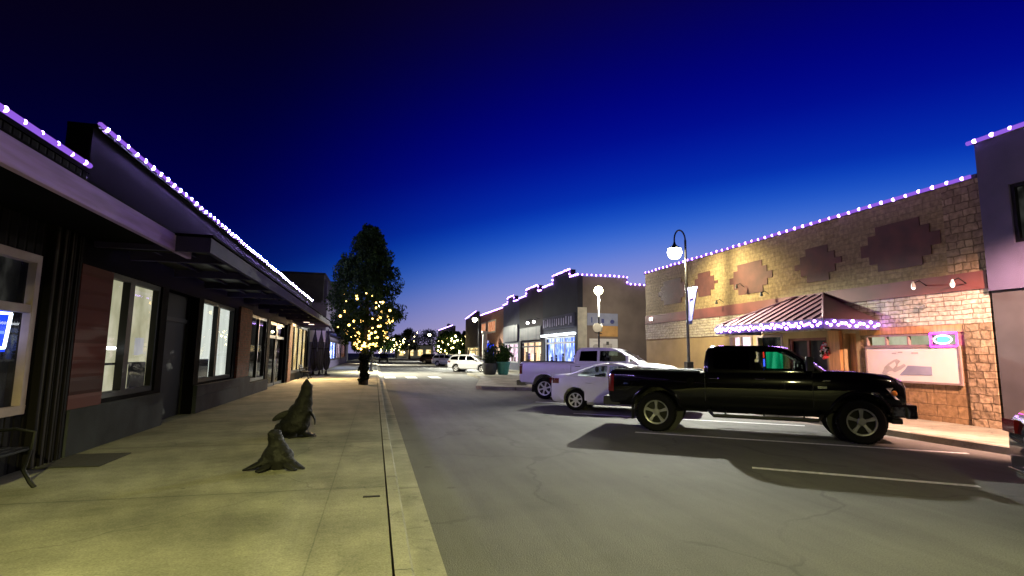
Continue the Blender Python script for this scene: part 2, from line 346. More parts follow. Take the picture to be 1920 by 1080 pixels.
masonry('block_stone', (0.32, 0.205, 0.10), (0.25, 0.155, 0.075), (0.18, 0.115, 0.06), 0.5, 0.3, 'yz', 0.012, bump=0.5, warp=0.05)
pbr('tan_plaster', (0.32, 0.23, 0.115), 0.85, var=0.22, scale=1.1, bump=0.3)
pbr('maroon_tile', (0.07, 0.021, 0.017), 0.75, var=0.35, scale=2.2, bump=0.3)
pbr('maroon_band', (0.13, 0.036, 0.032), 0.65, var=0.25, scale=1.6)
pbr('awning_metal', (0.19, 0.095, 0.115), 0.42, metal=0.2, var=0.15, scale=2)
pbr('awning_rib', (0.075, 0.03, 0.035), 0.5, var=0.2)
pbr('timber_post', (0.42, 0.22, 0.08), 0.6, var=0.3, scale=2, stretch=(8, 8, 0.8))
pbr('lavender_stucco', (0.085, 0.072, 0.145), 0.85, var=0.18, scale=1.3, bump=0.25)
pbr('dark_stucco', (0.05, 0.048, 0.055), 0.85, var=0.25, scale=1.3)
pbr('taupe_stucco', (0.19, 0.145, 0.115), 0.85, var=0.22, scale=0.8, bump=0.2)
pbr('charcoal_stucco', (0.017, 0.016, 0.024), 0.8, var=0.2, scale=0.9)
pbr('umber_stucco', (0.026, 0.013, 0.016), 0.8, var=0.2, scale=0.9)
pbr('slateblue_stucco', (0.038, 0.038, 0.075), 0.8, var=0.2, scale=0.9)
siding('ribbed_panel', (0.10, 0.10, 0.12), 0.35, 'Y', 0.5, 0.03)
masonry('orange_brick', (0.30, 0.135, 0.075), (0.22, 0.095, 0.055), (0.16, 0.12, 0.09), 0.24, 0.08, 'yz', 0.008, bump=0.4, warp=0)
pbr('cream_column', (0.55, 0.5, 0.38), 0.8, var=0.15)
pbr('sign_white', (0.70, 0.66, 0.60), 0.65, var=0.06, scale=1.5)
pbr('sign_greyblue', (0.27, 0.28, 0.36), 0.7, var=0.15, scale=2)
pbr('sign_navy', (0.06, 0.07, 0.2), 0.7, var=0.1)
pbr('sign_orange', (0.55, 0.3, 0.1), 0.7, var=0.15, scale=2)
pbr('sign_ink', (0.42, 0.38, 0.34), 0.7, var=0.15, scale=6)
pbr('sign_ink_dark', (0.07, 0.065, 0.06), 0.7, var=0.2)
pbr('sign_letter', (0.42, 0.40, 0.55), 0.6, var=0.1)
pbr('pole_black', (0.016, 0.016, 0.018), 0.35, metal=0.4, var=0.1)
pbr('pole_pale', (0.5, 0.5, 0.48), 0.5, metal=0.2, var=0.1)
pbr('banner_cloth', (0.085, 0.085, 0.27), 0.8, var=0.2, scale=4)
pbr('banner_pink', (0.55, 0.12, 0.28), 0.8, var=0.15)
pbr('bronze', (0.005, 0.005, 0.005), 0.55, metal=0.0, col2=(0.015, 0.0148, 0.014), scale=6, bump=0.9, bscale=24, spec=0.14)
pbr('bark', (0.055, 0.042, 0.03), 0.95, var=0.4, scale=7, bump=0.7, bscale=18, stretch=(1, 1, 0.3))
pbr('leaf', (0.013, 0.032, 0.008), 0.8, var=0.45, scale=1.6, spec=0.08)
pbr('leaf_light', (0.034, 0.072, 0.012), 0.8, var=0.45, scale=1.6, spec=0.08)
pbr('conifer', (0.02, 0.03, 0.018), 0.7, var=0.4, scale=1.2, spec=0.2)
pbr('planter_teal', (0.05, 0.2, 0.145), 0.35, var=0.2, scale=3)
pbr('planter_dark', (0.02, 0.02, 0.022), 0.5, var=0.2)
pbr('umbrella_cloth', (0.014, 0.014, 0.016), 0.85, var=0.2, scale=6)
pbr('iron', (0.004, 0.004, 0.004), 0.6, var=0.2, spec=0.15)
pbr('mat_rubber', (0.02, 0.019, 0.018), 0.9, var=0.3, scale=12, bump=0.5)
pbr('paint_black', (0.0015, 0.0015, 0.002), 0.22, var=0, coat=0.8, spec=0.05)
pbr('paint_white', (0.80, 0.79, 0.87), 0.3, var=0.02, coat=0.8)  # white paint, lavender tint stands in for the light strings' purple glow
pbr('paint_silver', (0.62, 0.63, 0.66), 0.3, metal=0.1, var=0.03, coat=0.8)
pbr('paint_maroon', (0.02, 0.006, 0.006), 0.3, var=0.05, coat=0.8)
pbr('paint_navy', (0.012, 0.012, 0.02), 0.22, var=0, coat=1.0)
pbr('tyre', (0.006, 0.006, 0.006), 0.9, var=0.2, scale=14, spec=0.12)
pbr('alloy', (0.66, 0.66, 0.67), 0.35, metal=0.35, var=0.08)
pbr('alloy_dark', (0.24, 0.24, 0.25), 0.4, metal=0.4, var=0.15, scale=9)
pbr('chrome', (0.75, 0.75, 0.77), 0.12, metal=1.0, var=0)
pbr('trim_black', (0.012, 0.012, 0.013), 0.55, var=0.1)
pbr('cabin', (0.03, 0.03, 0.032), 0.8, var=0.2)
pbr('seat_grey', (0.16, 0.155, 0.15), 0.8, var=0.15)
pbr('tail_red', (0.13, 0.005, 0.008), 0.2, var=0.1, coat=0.6)
pbr('lamp_clear', (0.55, 0.55, 0.55), 0.12, metal=0.5, var=0.1, coat=0.6)
pbr('lamp_amber', (0.75, 0.28, 0.04), 0.2, var=0.1, coat=0.6)
pbr('flower_red', (0.55, 0.04, 0.05), 0.6, var=0.4, scale=30)
pbr('flower_white', (0.7, 0.66, 0.62), 0.6, var=0.2, scale=30)
emis('bulb_core', (0.46, 0.24, 1.0), 14.0)
emis('bulb_core_strong', (0.46, 0.33, 1.0), 1250.0)
emis('awning_bulb', (0.5, 0.22, 1.0), 26.0)
emis('bulb_halo', (0.36, 0.14, 0.95), 0.8)  # violet glow for the tube that imitates the bloom round the bulbs
emis('warm_bulb', (1.0, 0.62, 0.15), 8.0)
emis('warm_bulb_far', (1.0, 0.78, 0.32), 30.0)
emis('street_globe', (1.0, 0.92, 0.58), 40.0)
emis('flood_lens', (1.0, 0.72, 0.6), 5.0)
emis('gooseneck_lens', (1.0, 0.95, 0.9), 14.0)
emis('neon_pink', (0.9, 0.03, 1.0), 11.0)
emis('neon_cyan', (0.12, 0.95, 0.85), 3.0)
emis('neon_white', (0.75, 0.85, 1.0), 4.5)
emis('neon_blue', (0.08, 0.14, 1.0), 3.0)
lit_room('neon_green', [(0.004, 0.22, 0.1), (0.01, 0.55, 0.24), (0.08, 0.85, 0.45)], 1.0, (1, 2.6, 0.5), 2)
emis('neon_red', (1.0, 0.05, 0.03), 2.0)
emis('blue_sign_glow', (0.01, 0.05, 0.9), 1.6)
emis('spot_white', (0.9, 0.95, 1.0), 9.0)
# ------------------------------------------------------------------ world, camera
w = bpy.data.worlds.new('World'); scene.world = w; w.use_nodes = True
nt = w.node_tree; nt.nodes.clear()
out = nt.nodes.new('ShaderNodeOutputWorld'); bg = nt.nodes.new('ShaderNodeBackground'); bg.inputs['Strength'].default_value = 1.0
tc = nt.nodes.new('ShaderNodeTexCoord'); sp = nt.nodes.new('ShaderNodeSeparateXYZ'); nt.links.new(tc.outputs['Generated'], sp.inputs[0])
dt = N(nt, 'ShaderNodeVectorMath', operation='DOT_PRODUCT'); nt.links.new(tc.outputs['Generated'], dt.inputs[0]); dt.inputs[1].default_value = (math.sin(R(45)), math.cos(R(45)), 0)
mm = N(nt, 'ShaderNodeMath', operation='MULTIPLY_ADD'); nt.links.new(dt.outputs['Value'], mm.inputs[0]); mm.inputs[1].default_value = -0.4; mm.inputs[2].default_value = 0.4
ad = N(nt, 'ShaderNodeMath', operation='ADD'); nt.links.new(mm.outputs[0], ad.inputs[0]); nt.links.new(sp.outputs['Z'], ad.inputs[1])
cr = nt.nodes.new('ShaderNodeValToRGB'); cr.color_ramp.interpolation = 'B_SPLINE'
SKY = [(0.03, (0.62, 0.43, 0.48)), (0.085, (0.52, 0.39, 0.57)), (0.13, (0.38, 0.34, 0.64)), (0.175, (0.235, 0.27, 0.67)), (0.225, (0.065, 0.18, 0.67)), (0.275, (0.006, 0.085, 0.57)), (0.33, (0.0008, 0.021, 0.42)), (0.43, (0.0001, 0.0012, 0.27)), (0.58, (0.0006, 0.0006, 0.115)), (0.72, (0.004, 0.0011, 0.040)), (0.88, (0.012, 0.0045, 0.018))]
el = cr.color_ramp.elements
while len(el) < len(SKY): el.new(0.5)
for e, (p, c) in zip(el, SKY): e.position = p
for e, (p, c) in zip(el, SKY): e.color = rgba(c)
# the side of the sky away from the afterglow is already night
nr = N(nt, 'ShaderNodeMapRange', interpolation_type='SMOOTHSTEP'); nr.inputs['From Min'].default_value = 0.44; nr.inputs['From Max'].default_value = 0.92; nr.inputs['To Min'].default_value = 0.24; nr.inputs['To Max'].default_value = 1.0
nt.links.new(dt.outputs['Value'], nr.inputs['Value']); nt.links.new(nr.outputs['Result'], bg.inputs['Strength'])
nt.links.new(ad.outputs[0], cr.inputs['Fac']); nt.links.new(cr.outputs['Color'], bg.inputs['Color']); nt.links.new(bg.outputs[0], out.inputs[0])
yaw, pitch, roll = R(14.227), R(7.129), 0.012
fwd = Vector((math.sin(yaw) * math.cos(pitch), math.cos(yaw) * math.cos(pitch), math.sin(pitch)))
r0 = Vector((math.cos(yaw), -math.sin(yaw), 0)); u0 = r0.cross(fwd)
rv = r0 * math.cos(roll) + u0 * math.sin(roll); uv = u0 * math.cos(roll) - r0 * math.sin(roll)
cd = bpy.data.cameras.new('camera'); cam = bpy.data.objects.new('camera', cd); C.objects.link(cam)
cd.sensor_width = 36; cd.lens = 18.75; cd.clip_start = 0.05; cd.clip_end = 3000
cam.matrix_world = Matrix(((rv.x, uv.x, -fwd.x, 0), (rv.y, uv.y, -fwd.y, 0), (rv.z, uv.z, -fwd.z, 1.72), (0, 0, 0, 1)))
scene.camera = cam
scene.view_settings.view_transform = 'Standard'; scene.view_settings.look = 'None'; scene.view_settings.exposure = 0; scene.view_settings.gamma = 1
scene.render.engine = 'CYCLES'
cy = scene.cycles; cy.use_denoising = True; cy.denoiser = 'OPENIMAGEDENOISE'; cy.max_bounces = 7; cy.diffuse_bounces = 3; cy.glossy_bounces = 3; cy.transparent_max_bounces = 12
cy.caustics_reflective = False; cy.caustics_refractive = False; cy.sample_clamp_indirect = 4; cy.use_light_tree = True
# ------------------------------------------------------------------ ground
HX, HY = 0.8067, -0.5909            # way the angled stalls point
LX, LY = 0.5909, 0.8067
b = MB(); b.add([(-900, -700, -0.03), (900, -700, -0.03), (900, 2200, -0.03), (-900, 2200, -0.03)], [(0, 1, 2, 3)]); struct(b, 'ground', M['earth'])
b = MB(); b.add([(0.62, -40, 0), (11.35, -40, 0), (11.35, 420, 0), (0.62, 420, 0)], [(0, 1, 2, 3)]); struct(b, 'road', M['asphalt'])
b = MB(); b.box(0.345, 0.62, -40, 420, -0.02, 0.004); struct(b, 'gutter', M['kerb_concrete'])
b = MB()
b.prism([(0.205, -0.02), (0.205, 0.152), (0.325, 0.152), (0.345, 0.13), (0.355, 0.0), (0.355, -0.02)], 'y', -40, 420)
struct(b, 'kerb', M['kerb_concrete'])
b = MB(); b.box(-4.75, 0.187, -40, 420, -0.02, 0.15); struct(b, 'sidewalk', M['pavement_concrete'])
b = MB(); b.prism([(11.35, -0.02), (11.36, 0.13), (11.38, 0.152), (11.5, 0.152), (11.5, -0.02)], 'y', -40, 420); struct(b, 'kerb', M['kerb_concrete'], label='kerb along the shop side with angled parking')
b = MB(); b.box(11.515, 14.6, -40, 420, -0.02, 0.15); struct(b, 'sidewalk', M['pavement_concrete'], label='far sidewalk in front of the stone tavern')
b = MB(); b.box(14.6, 60, 26.5, 36.2, -0.02, 0.06); struct(b, 'parking_lot', M['asphalt'])
b = MB(); b.prism([(5.0, 26.9), (5.2, 26.4), (8.7, 24.4), (11.345, 22.9), (11.345, 46.5), (9.2, 46.5), (7.55, 44.8), (7.3, 37.5)], 'z', -0.02, 0.155); struct(b, 'kerb_extension', M['kerb_concrete'])
def stall(x0, y0, s0, s1, name='parking_line'):
    wd = 0.07; b = MB(); p = [(s0, -wd), (s1, -wd), (s1, wd), (s0, wd)]
    b.add([(x0 + HX * s + LX * t, y0 + HY * s + LY * t, 0.004) for s, t in p], [(0, 1, 2, 3)])
    return struct(b, name, M['road_paint'], label='white painted stall line on the asphalt')
for k, y0 in enumerate((-0.3, 3.6, 7.46, 11.38, 15.3, 19.2, 51.0, 55.0, 59.0, 63, 67, 71, 75, 79)):
    stall(5.82, y0, 0.0, 2.85 if y0 == 7.46 else 6.1)
b = MB()
for x in (0.75, 2.25, 3.95): b.add([(x, 38.3, 0.004), (x + 0.75, 38.3, 0.004), (x + 0.75, 41.6, 0.004), (x, 41.6, 0.004)], [(0, 1, 2, 3)])
struct(b, 'crosswalk', M['road_paint'])
b = MB(); b.box(-4.30, -3.55, 8.6, 9.6, 0.15, 0.165); o = b.build('doormat', M['mat_rubber'], bevel=0.004); tag(o, 'dark rubber doormat on the sidewalk by the near shop corner', 'doormat')
b = MB(); b.box(-0.06, 0.12, 6.28, 6.33, 0.15, 0.156); o = b.build('drain_slot', M['iron']); tag(o, 'small dark drain slot in the sidewalk beside the near kerb', 'drain')
# ------------------------------------------------------------------ light strings
def bulb_mesh(name, rc, mats):
    b = MB(); b.ball((0, 0, 0), rc, 8, 6, 0); return b.mesh(name, mats, 60)
def light_string(label, path, spacing, nrm, group, rc=0.036, rl=0.034, core='bulb_core', lens='bulb_halo', name='light_string', n_max=100):
    path = [Vector(p) for p in path]; t = thing(name, label, 'string lights', path[0], 0, group)
    me = bulb_mesh('bulb', rc, [M[core]])
    rail = MB(); rail.tube([p - path[0] - Vector(nrm) * rc * 0.5 for p in path], rl, 6); rail.build('halo_rail', M[lens], t)  # added glowing tube, stands in for the soft halo around the bulbs
    L = [(path[i + 1] - path[i]).length for i in range(len(path) - 1)]; tot = sum(L); n = min(n_max, max(1, int(tot / spacing)))
    for k in range(n):
        d = (k + 0.5) * tot / n; i = 0
        while i < len(L) - 1 and d > L[i]: d -= L[i]; i += 1
        p = path[i] + (path[i + 1] - path[i]) * (d / L[i])
        o = bpy.data.objects.new('bulb', me); C.objects.link(o); o.parent = t; o.location = p - path[0] + Vector((0, 0, rnd.uniform(-.014, .010))); o.scale = [rnd.uniform(.82, 1.12)] * 3
    return t
GS = 'purple white roof light strings'
# ------------------------------------------------------------------ left: dark clad near shop
t = thing('shop_building', 'dark clad shop with white framed window and pale fascia at the left edge', 'building', (-4.42, 0, 0))
X0 = 0.0
b = MB(); wall_x(b, 0, -8, 9.35, 0.15, 4.42, [(6.3, 8.42, 0.88, 2.96)], -0.25); b.build('wall', M['dark_siding'], t)
b = MB(); b.box(-9, -0.25, -8, 9.34, 0.0, 4.1); b.box(-0.26, 0.03, -8, 9.37, 4.42, 4.48); b.build('roof', M['dark_panel'], t)
wf = MB(); frame_x(wf, -0.06, 0.1, 6.3, 8.42, 0.88, 2.96, 0.11, (), (2.24,)); wf = wf.build('window', M['white_trim'], t, bevel=0.006)
b = MB(); b.box(-0.03, -0.022, 6.41, 8.31, 0.99, 2.85); b.build('pane', M['shop_glass'], wf)
b = MB(); b.box(-0.24, -0.2, 6.3, 8.42, 0.88, 2.96); b.build('blind', M['dark_room'], wf)
b = MB(); b.box(0.0, 1.12, -8, 10.42, 3.42, 3.5); b.build('marquee_slab', M['dark_panel'], t)
b = MB(); b.box(1.12, 1.2, -8, 10.42, 3.33, 3.60); b.build('fascia', M['fascia_board'], t, bevel=0.008)
b = MB(); b.box(0.0, 1.19, -8, 10.4, 3.604, 3.63); b.build('flashing', M['dark_panel'], t)
b = MB()
for k in range(4): b.box(0.0, 0.10, 8.56 + k * 0.2, 8.68 + k * 0.2, 0.15, 3.42)
b.build('corner_boards', M['dark_siding'], t, bevel=0.01)
ns = thing('neon_sign', 'blue white neon bar sign in the white framed shop window', 'neon sign', (-4.58, 7.86, 1.93))
b = MB()
for (y0, z0, y1, z1) in ((-.5, .22, .42, .24), (.42, .24, .36, -.2), (.36, -.2, -.5, -.22), (-.5, -.22, -.5, .22)): b.tube([(0, y0, z0), (0, y1, z1)], 0.018, 6)
b.build('outline', M['neon_white'], ns)
b = MB()
b.tube([(0, -.42 + .08 * i, .05 + .06 * math.sin(i * 0.55)) for i in range(10)], 0.022, 6)
b.tube([(0, -.4, -.12), (0, -.2, -.02), (0, 0, -.12), (0, .2, -.04)], 0.016, 6); b.build('script', M['neon_blue'], ns)
b = MB(); b.box(-0.05, -0.03, -.52, .44, -.25, .27); b.build('backing', M['blue_sign_glow'], ns)
light_string('short row of purple white bulbs on the near dark shop parapet', [(-4.36, 4.2, 4.53), (-4.36, 9.3, 4.53)], 0.36, (1, 0, 0), GS, 0.036, 0.04)
# ------------------------------------------------------------------ left: long shop row with canopy
t = thing('shop_building', 'long dark shop row with flat metal canopy and lit windows along the sidewalk', 'building', (-4.42, 9.36, 0))
oy = 9.36
def Y(*a): return [v - oy for v in a]
holes = [(10.45, 12.75, 0.9, 3.06), (13.1, 15.2, 0.15, 3.06), (15.6, 18.95, 0.9, 3.1), (21.4, 24.4, 0.6, 3.1), (25.0, 29.6, 0.15, 3.1), (31.2, 38.4, 0.55, 3.3)]
b = MB(); wall_x(b, 0, 0, 39.5 - oy, 0.15, 5.18, [(h[0] - oy, h[1] - oy, h[2], h[3]) for h in holes], -0.35); b.build('wall', M['dark_panel'], t)
b = MB(); b.box(-12, -1.4, 0, 39.5 - oy, 0, 4.8); b.build('roof', M['dark_panel'], t)
b = MB(); b.box(-0.36, 0.05, 0.01, 39.52 - oy, 5.18, 5.24); b.build('parapet_cap', M['dark_panel'], t)
b = MB(); b.box(0.003, 0.06, 0.02, 1.03, 0.83, 3.02); b.build('plank_pilaster', M['plank_cladding'], t)
b = MB(); b.box(0.003, 0.10, 0.02, 13.05 - oy, 0.15, 0.83); b.build('base_wall', M['grey_base'], t, bevel=0.01)
b = MB(); b.box(0.003, 0.10, 15.25 - oy, 24.6 - oy, 0.15, 0.58); b.box(0.003, 0.10, 15.25 - oy, 21.2 - oy, 0.583, 0.85); b.build('base_wall', M['grey_base'], t, bevel=0.01)
b = MB(); b.box(0.003, 0.07, 19.3 - oy, 21.0 - oy, 0.853, 3.2); b.build('brick_pilaster', M['red_brick'], t)
b = MB(); b.box(0.003, 0.07, 30.0 - oy, 31.0 - oy, 0.15, 3.2); b.build('brick_pilaster', M['orange_brick'], t)
def shop_window(t, y0, y1, z0, z1, mull, blind, trans=(), fw=0.07, x=-0.14, deep=0.05):
    wf = MB(); frame_x(wf, x, 0.1, y0, y1, z0, z1, fw, mull, trans); wf = wf.build('window', M['black_frame'], t)
    b = MB(); b.box(x + 0.03, x + 0.038, y0 + fw, y1 - fw, z0 + fw, z1 - fw); b.build('pane', M['shop_glass'], wf)
    b = MB(); b.box(x - deep - 0.02, x - deep, y0, y1, z0, z1); b.build('blind', M[blind], wf); return wf
wf = shop_window(t, 10.45 - oy, 12.75 - oy, 0.9, 3.06, (11.36 - oy,), 'dim_blind', fw=0.1)
b = MB(); b.box(-0.15, -0.02, 11.26 - oy, 11.46 - oy, 1.0, 2.96); b.build('mullion_post', M['black_frame'], wf)
b = MB(); b.tube([(-0.135, 10.6 - oy, 1.75), (-0.135, 11.15 - oy, 1.75)], 0.03, 6); b.build('tube_lamp', M['spot_white'], wf)
b = MB(); b.tube([(-0.135, 11.56 - oy, 1.62), (-0.135, 11.56 - oy, 1.82)], 0.03, 6); b.build('tube_lamp', M['spot_white'], wf)
b = MB(); b.box(-0.18, -0.14, 11.9 - oy, 12.6 - oy, 1.0, 1.45); b.box(-0.18, -0.145, 10.6 - oy, 12.6 - oy, 1.45, 1.49); b.build('counter', M['grey_base'], wf)
wf = shop_window(t, 15.6 - oy, 18.95 - oy, 0.9, 3.1, (17.1 - oy,), 'bright_blind', fw=0.1)
b = MB(); b.box(-0.15, -0.02, 17.0 - oy, 17.22 - oy, 1.0, 3.0); b.build('mullion_post', M['black_frame'], wf)
b = MB(); b.box(-0.18, -0.14, 15.8 - oy, 16.9 - oy, 1.0, 1.5); b.build('counter', M['grey_base'], wf)
shop_window(t, 21.4 - oy, 24.4 - oy, 0.6, 3.1, (22.9 - oy,), 'dark_room', fw=0.12)
shop_window(t, 31.2 - oy, 38.4 - oy, 0.55, 3.3, (32.6 - oy, 34.4 - oy, 36.4 - oy), 'warm_room', fw=0.14)
d = MB(); d.box(-0.3, -0.24, 13.1 - oy, 15.2 - oy, 0.15, 3.06); d = d.build('door', M['door_dark'], t)
b = MB(); b.box(-0.24, -0.2, 13.1 - oy, 13.2 - oy, 0.15, 3.06); b.box(-0.24, -0.2, 15.1 - oy, 15.2 - oy, 0.15, 3.06); b.box(-0.24, -0.2, 13.2 - oy, 15.1 - oy, 2.4, 2.5); b.build('door_frame', M['black_frame'], d)
b = MB(); b.tube([(-0.19, 13.42 - oy, 1.05), (-0.16, 13.42 - oy, 1.08), (-0.16, 13.42 - oy, 1.35), (-0.19, 13.42 - oy, 1.38)], 0.014, 6); b.build('handle', M['chrome'], d)
for y0, y1 in ((25.05, 27.2), (27.35, 29.55)):
    d = MB(); frame_x(d, -0.2, 0.08, y0 - oy, y1 - oy, 0.16, 3.08, 0.14, (), (2.4,)); d = d.build('door', M['black_frame'], t)
    b = MB(); b.box(-0.17, -0.162, y0 + .14 - oy, y1 - .14 - oy, 0.3, 2.94); b.build('pane', M['shop_glass'], d)
    b = MB(); b.box(-0.5, -0.47, y0 - oy, y1 - oy, 0.16, 3.08); b.build('blind', M['dark_room'], d)
    b = MB(); b.tube([(-0.1, y0 + .3 - oy, 1.0), (-0.1, y0 + .3 - oy, 1.4)], 0.016, 6); b.build('handle', M['chrome'], d)
cn = MB(); cn.box(1.64, 1.72, 9.62 - oy, 36.2 - oy, 3.33, 3.58); cn.box(0.06, 1.64, 9.62 - oy, 9.7 - oy, 3.33, 3.58); cn.box(0.06, 1.64, 36.12 - oy, 36.2 - oy, 3.33, 3.58)
cn = cn.build('canopy', M['canopy_metal'], t, bevel=0.006)
b = MB(); b.box(0.06, 1.63, 9.71 - oy, 36.1 - oy, 3.5, 3.56); b.build('soffit', M['canopy_soffit'], cn)
for k in range(12):
    y = 10.9 + k * 2.2 - oy; b = MB(); b.box(0.06, 1.63, y, y + 0.1, 3.34, 3.497); b.build('beam', M['canopy_metal'], cn)
b = MB()
for k in range(2): b.box(0.55 + k * 0.55, 0.6 + k * 0.55, 9.72 - oy, 36.1 - oy, 3.44, 3.496)
b.build('purlin', M['canopy_metal'], cn)
b = MB(); b.box(0.02, 1.76, 9.56 - oy, 36.26 - oy, 3.583, 3.615); b.build('roof_edge', M['dark_panel'], cn)
b = MB()
for k in range(4): b.box(0.45, 0.75, 31.9 + k * 1.2 - oy, 32.2 + k * 1.2 - oy, 3.40, 3.43)
dl = b.build('downlight', M['flood_lens'], cn)
light('downlight_lamp', 'SPOT', (0.75, 34.2 - oy, 3.36), 4200, (1.0, 0.66, 0.32), t, 0.25, 150, 0.8, (0.42, -0.55, -0.8))
light_string('long row of purple white bulbs along the canopy shop parapet', [(-4.36, 9.45, 5.27), (-4.36, 39.3, 5.27)], 0.37, (1, 0, 0), GS, 0.036, 0.04, core='bulb_core_strong')
# further left buildings
t = thing('shop_building', 'pale lavender shop with blue lit display windows beyond the umbrellas', 'building', (-4.42, 51, 0))
b = MB(); wall_x(b, 0, 0, 40, 0.15, 6.4, [(2.5, 15, 0.9, 3.0), (16, 25, 0.9, 3.0), (26, 36, 0.9, 3.0)], -0.5); b.build('wall', M['lavender_stucco'], t)
b = MB(); b.box(-9, -0.5, 0, 40, 0.05, 6.2); b.build('side_wall', M['lavender_stucco'], t)
for y0, y1, bl in ((2.5, 15, 'blue_display'), (16, 25, 'pink_room'), (26, 36, 'orange_room')): shop_window(t, y0, y1, 0.9, 3.0, (y0 + (y1 - y0) / 3, y0 + 2 * (y1 - y0) / 3), bl, fw=0.2, deep=0.05)
b = MB(); b.box(0.0, 1.5, 1, 38, 3.5, 3.7); b.build('canopy', M['canopy_metal'], t)
t = thing('office_building', 'tall dark flat roofed building rising behind the left shops', 'building', (-5.6, 60, 0))
b = MB(); b.box(-26, 0, 32, 60, 0, 13.4); b.box(-26, -.02, 0, 31.99, 0, 10.0); b.build('wall', M['dark_stucco'], t)
b = MB(); b.box(-26.1, 0.1, -0.1, 32, 10.0, 10.2); b.build('roof', M['charcoal_stucco'], t)
b = MB(); b.box(0, 0.3, 0.5, 1.0, 6.5, 9.6); b.build('pilaster', M['lavender_stucco'], t)
# patio wall between
t = thing('patio_wall', 'low pale wall with lit white sign board behind the closed umbrellas', 'wall', (-4.42, 42.5, 0))
b = MB(); b.box(-3, 0.0, 0, 0.25, 0.15, 1.0); b.build('wall', M['lavender_stucco'], t)
b = MB(); b.box(-0.9, 0.75, 0.05, 0.12, 2.5, 3.35); b.build('sign_board', M['sign_white'], t)
b = MB(); b.box(-0.88, -0.8, 0.06, 0.14, 1.0, 2.5); b.box(0.62, 0.7, 0.06, 0.14, 0.15, 2.5); b.build('post', M['pole_black'], t)
# ------------------------------------------------------------------ right: stone tavern
t = thing('tavern_building', 'tan stone tavern with maroon patches and hipped metal awning behind the black pickup', 'building', (14.1, 9.4, 0))
oy = 9.4
def piece(nm, m, y0, y1, z0, z1, holes=(), x=0.0, th=0.3):
    b = MB(); wall_x(b, x, y0 - oy, y1 - oy, z0, z1, [(h[0] - oy, h[1] - oy, h[2], h[3]) for h in holes], th); return b.build(nm, M[m], t)
piece('corner_pillar', 'rough_stone', 9.4, 10.02, 0.15, 2.62, x=-0.05, th=0.35)
piece('lower_wall', 'block_stone', 10.02, 13.0, 0.15, 2.42, [(10.2, 12.78, 2.07, 2.40)])
b = MB(); b.box(-0.02, 0.3, 0.62, 3.6, 2.42, 2.62); b.build('lintel', M['timber_post'], t)
piece('entrance_wall', 'tan_plaster', 13.0, 19.6, 0.15, 2.62, [(13.15, 13.6, 0.15, 2.5), (14.25, 15.9, 0.15, 2.4), (16.15, 17.5, 1.1, 2.55), (17.75, 19.1, 1.1, 2.6)])
piece('lower_wall', 'tan_plaster', 19.6, 26.1, 0.15, 2.62)
piece('ledge_wall', 'ledge_stone', 9.4, 26.1, 2.62, 3.43, x=-0.03, th=0.33)
piece('maroon_band', 'maroon_band', 9.4, 26.1, 3.43, 3.86, x=-0.06, th=0.36)
piece('upper_wall', 'tan_stone', 10.3, 26.1, 3.86, 6.15)
piece('upper_wall', 'rough_stone', 9.4, 10.3, 3.86, 6.15)
b = MB(); b.box(-0.08, 0.34, 0, 16.72, 6.15, 6.24); b.build('coping', M['lavender_stucco'], t)
b = MB(); b.box(0.75, 12, 0.01, 16.7, 0, 5.8); b.box(0.3, 0.75, 0.01, 0.3, 0, 5.8); b.box(0.3, 0.75, 16.4, 16.7, 0, 5.8); b.build('roof', M['tan_plaster'], t)
def patch(y0, y1, z0, z1, s):
    a, c = y0 - oy, y1 - oy; st = 0.24; k = 3 if s else 2
    def corner(yc, zc, sy, sz):      # stepped corner going round
        q = []
        for i in range(k): q += [(yc + sy * 0.26 * (k - i), zc + sz * st * i), (yc + sy * 0.26 * (k - 1 - i), zc + sz * st * i)] if i < k else []
        return q
    bl = corner(a, z0, 1, 1); br = corner(c, z0, -1, 1); tr = corner(c, z1, -1, -1); tl = corner(a, z1, 1, -1)
    ring = bl[::-1]                    # left side, top to bottom
    ring += br                         # bottom edge then up the right side
    ring += tr[::-1]                   # right side up to the top
    ring += tl                         # top edge then down to the left
    b = MB(); b.prism(ring, 'x', -0.025, 0.02); b.build('tile_patch', M['maroon_tile'], t)
for q in ((22.05, 24.7, 4.3, 5.5, 1), (19.75, 21.7, 4.4, 5.48, 1), (16.5, 18.95, 4.2, 5.42, 1), (13.45, 15.4, 4.25, 5.4, 1), (10.4, 12.75, 4.24, 5.55, 1)): patch(*q)
# transom windows over the banner
wf = MB(); frame_x(wf, -0.03, 0.1, 10.2 - oy, 12.78 - oy, 2.07, 2.40, 0.045, (10.86 - oy, 11.5 - oy, 12.15 - oy)); wf = wf.build('window', M['white_trim'], t)
b = MB(); b.box(0.02, 0.028, 0.85, 3.33, 2.115, 2.355); b.build('pane', M['shop_glass'], wf)
b = MB(); b.box(0.2, 0.22, 0.8, 3.38, 2.07, 2.4); b.build('blind', M['dim_blind'], wf)
d = MB(); d.box(0.22, 0.28, 14.25 - oy, 15.9 - oy, 0.15, 2.4); d = d.build('door', M['door_dark'], t)
b = MB(); frame_x(b, 0.06, 0.08, 14.25 - oy, 15.9 - oy, 0.15, 2.4, 0.09, (15.08 - oy,)); b.build('door_frame', M['maroon_band'], d)
b = MB(); b.box(0.24, 0.29, 13.15 - oy, 13.6 - oy, 0.15, 2.5); b.build('recess_panel', M['timber_post'], t)
b = MB(); b.box(-0.12, -0.004, 13.64 - oy, 14.08 - oy, 0.15, 2.6); b.build('timber_pillar', M['timber_post'], t, bevel=0.01)
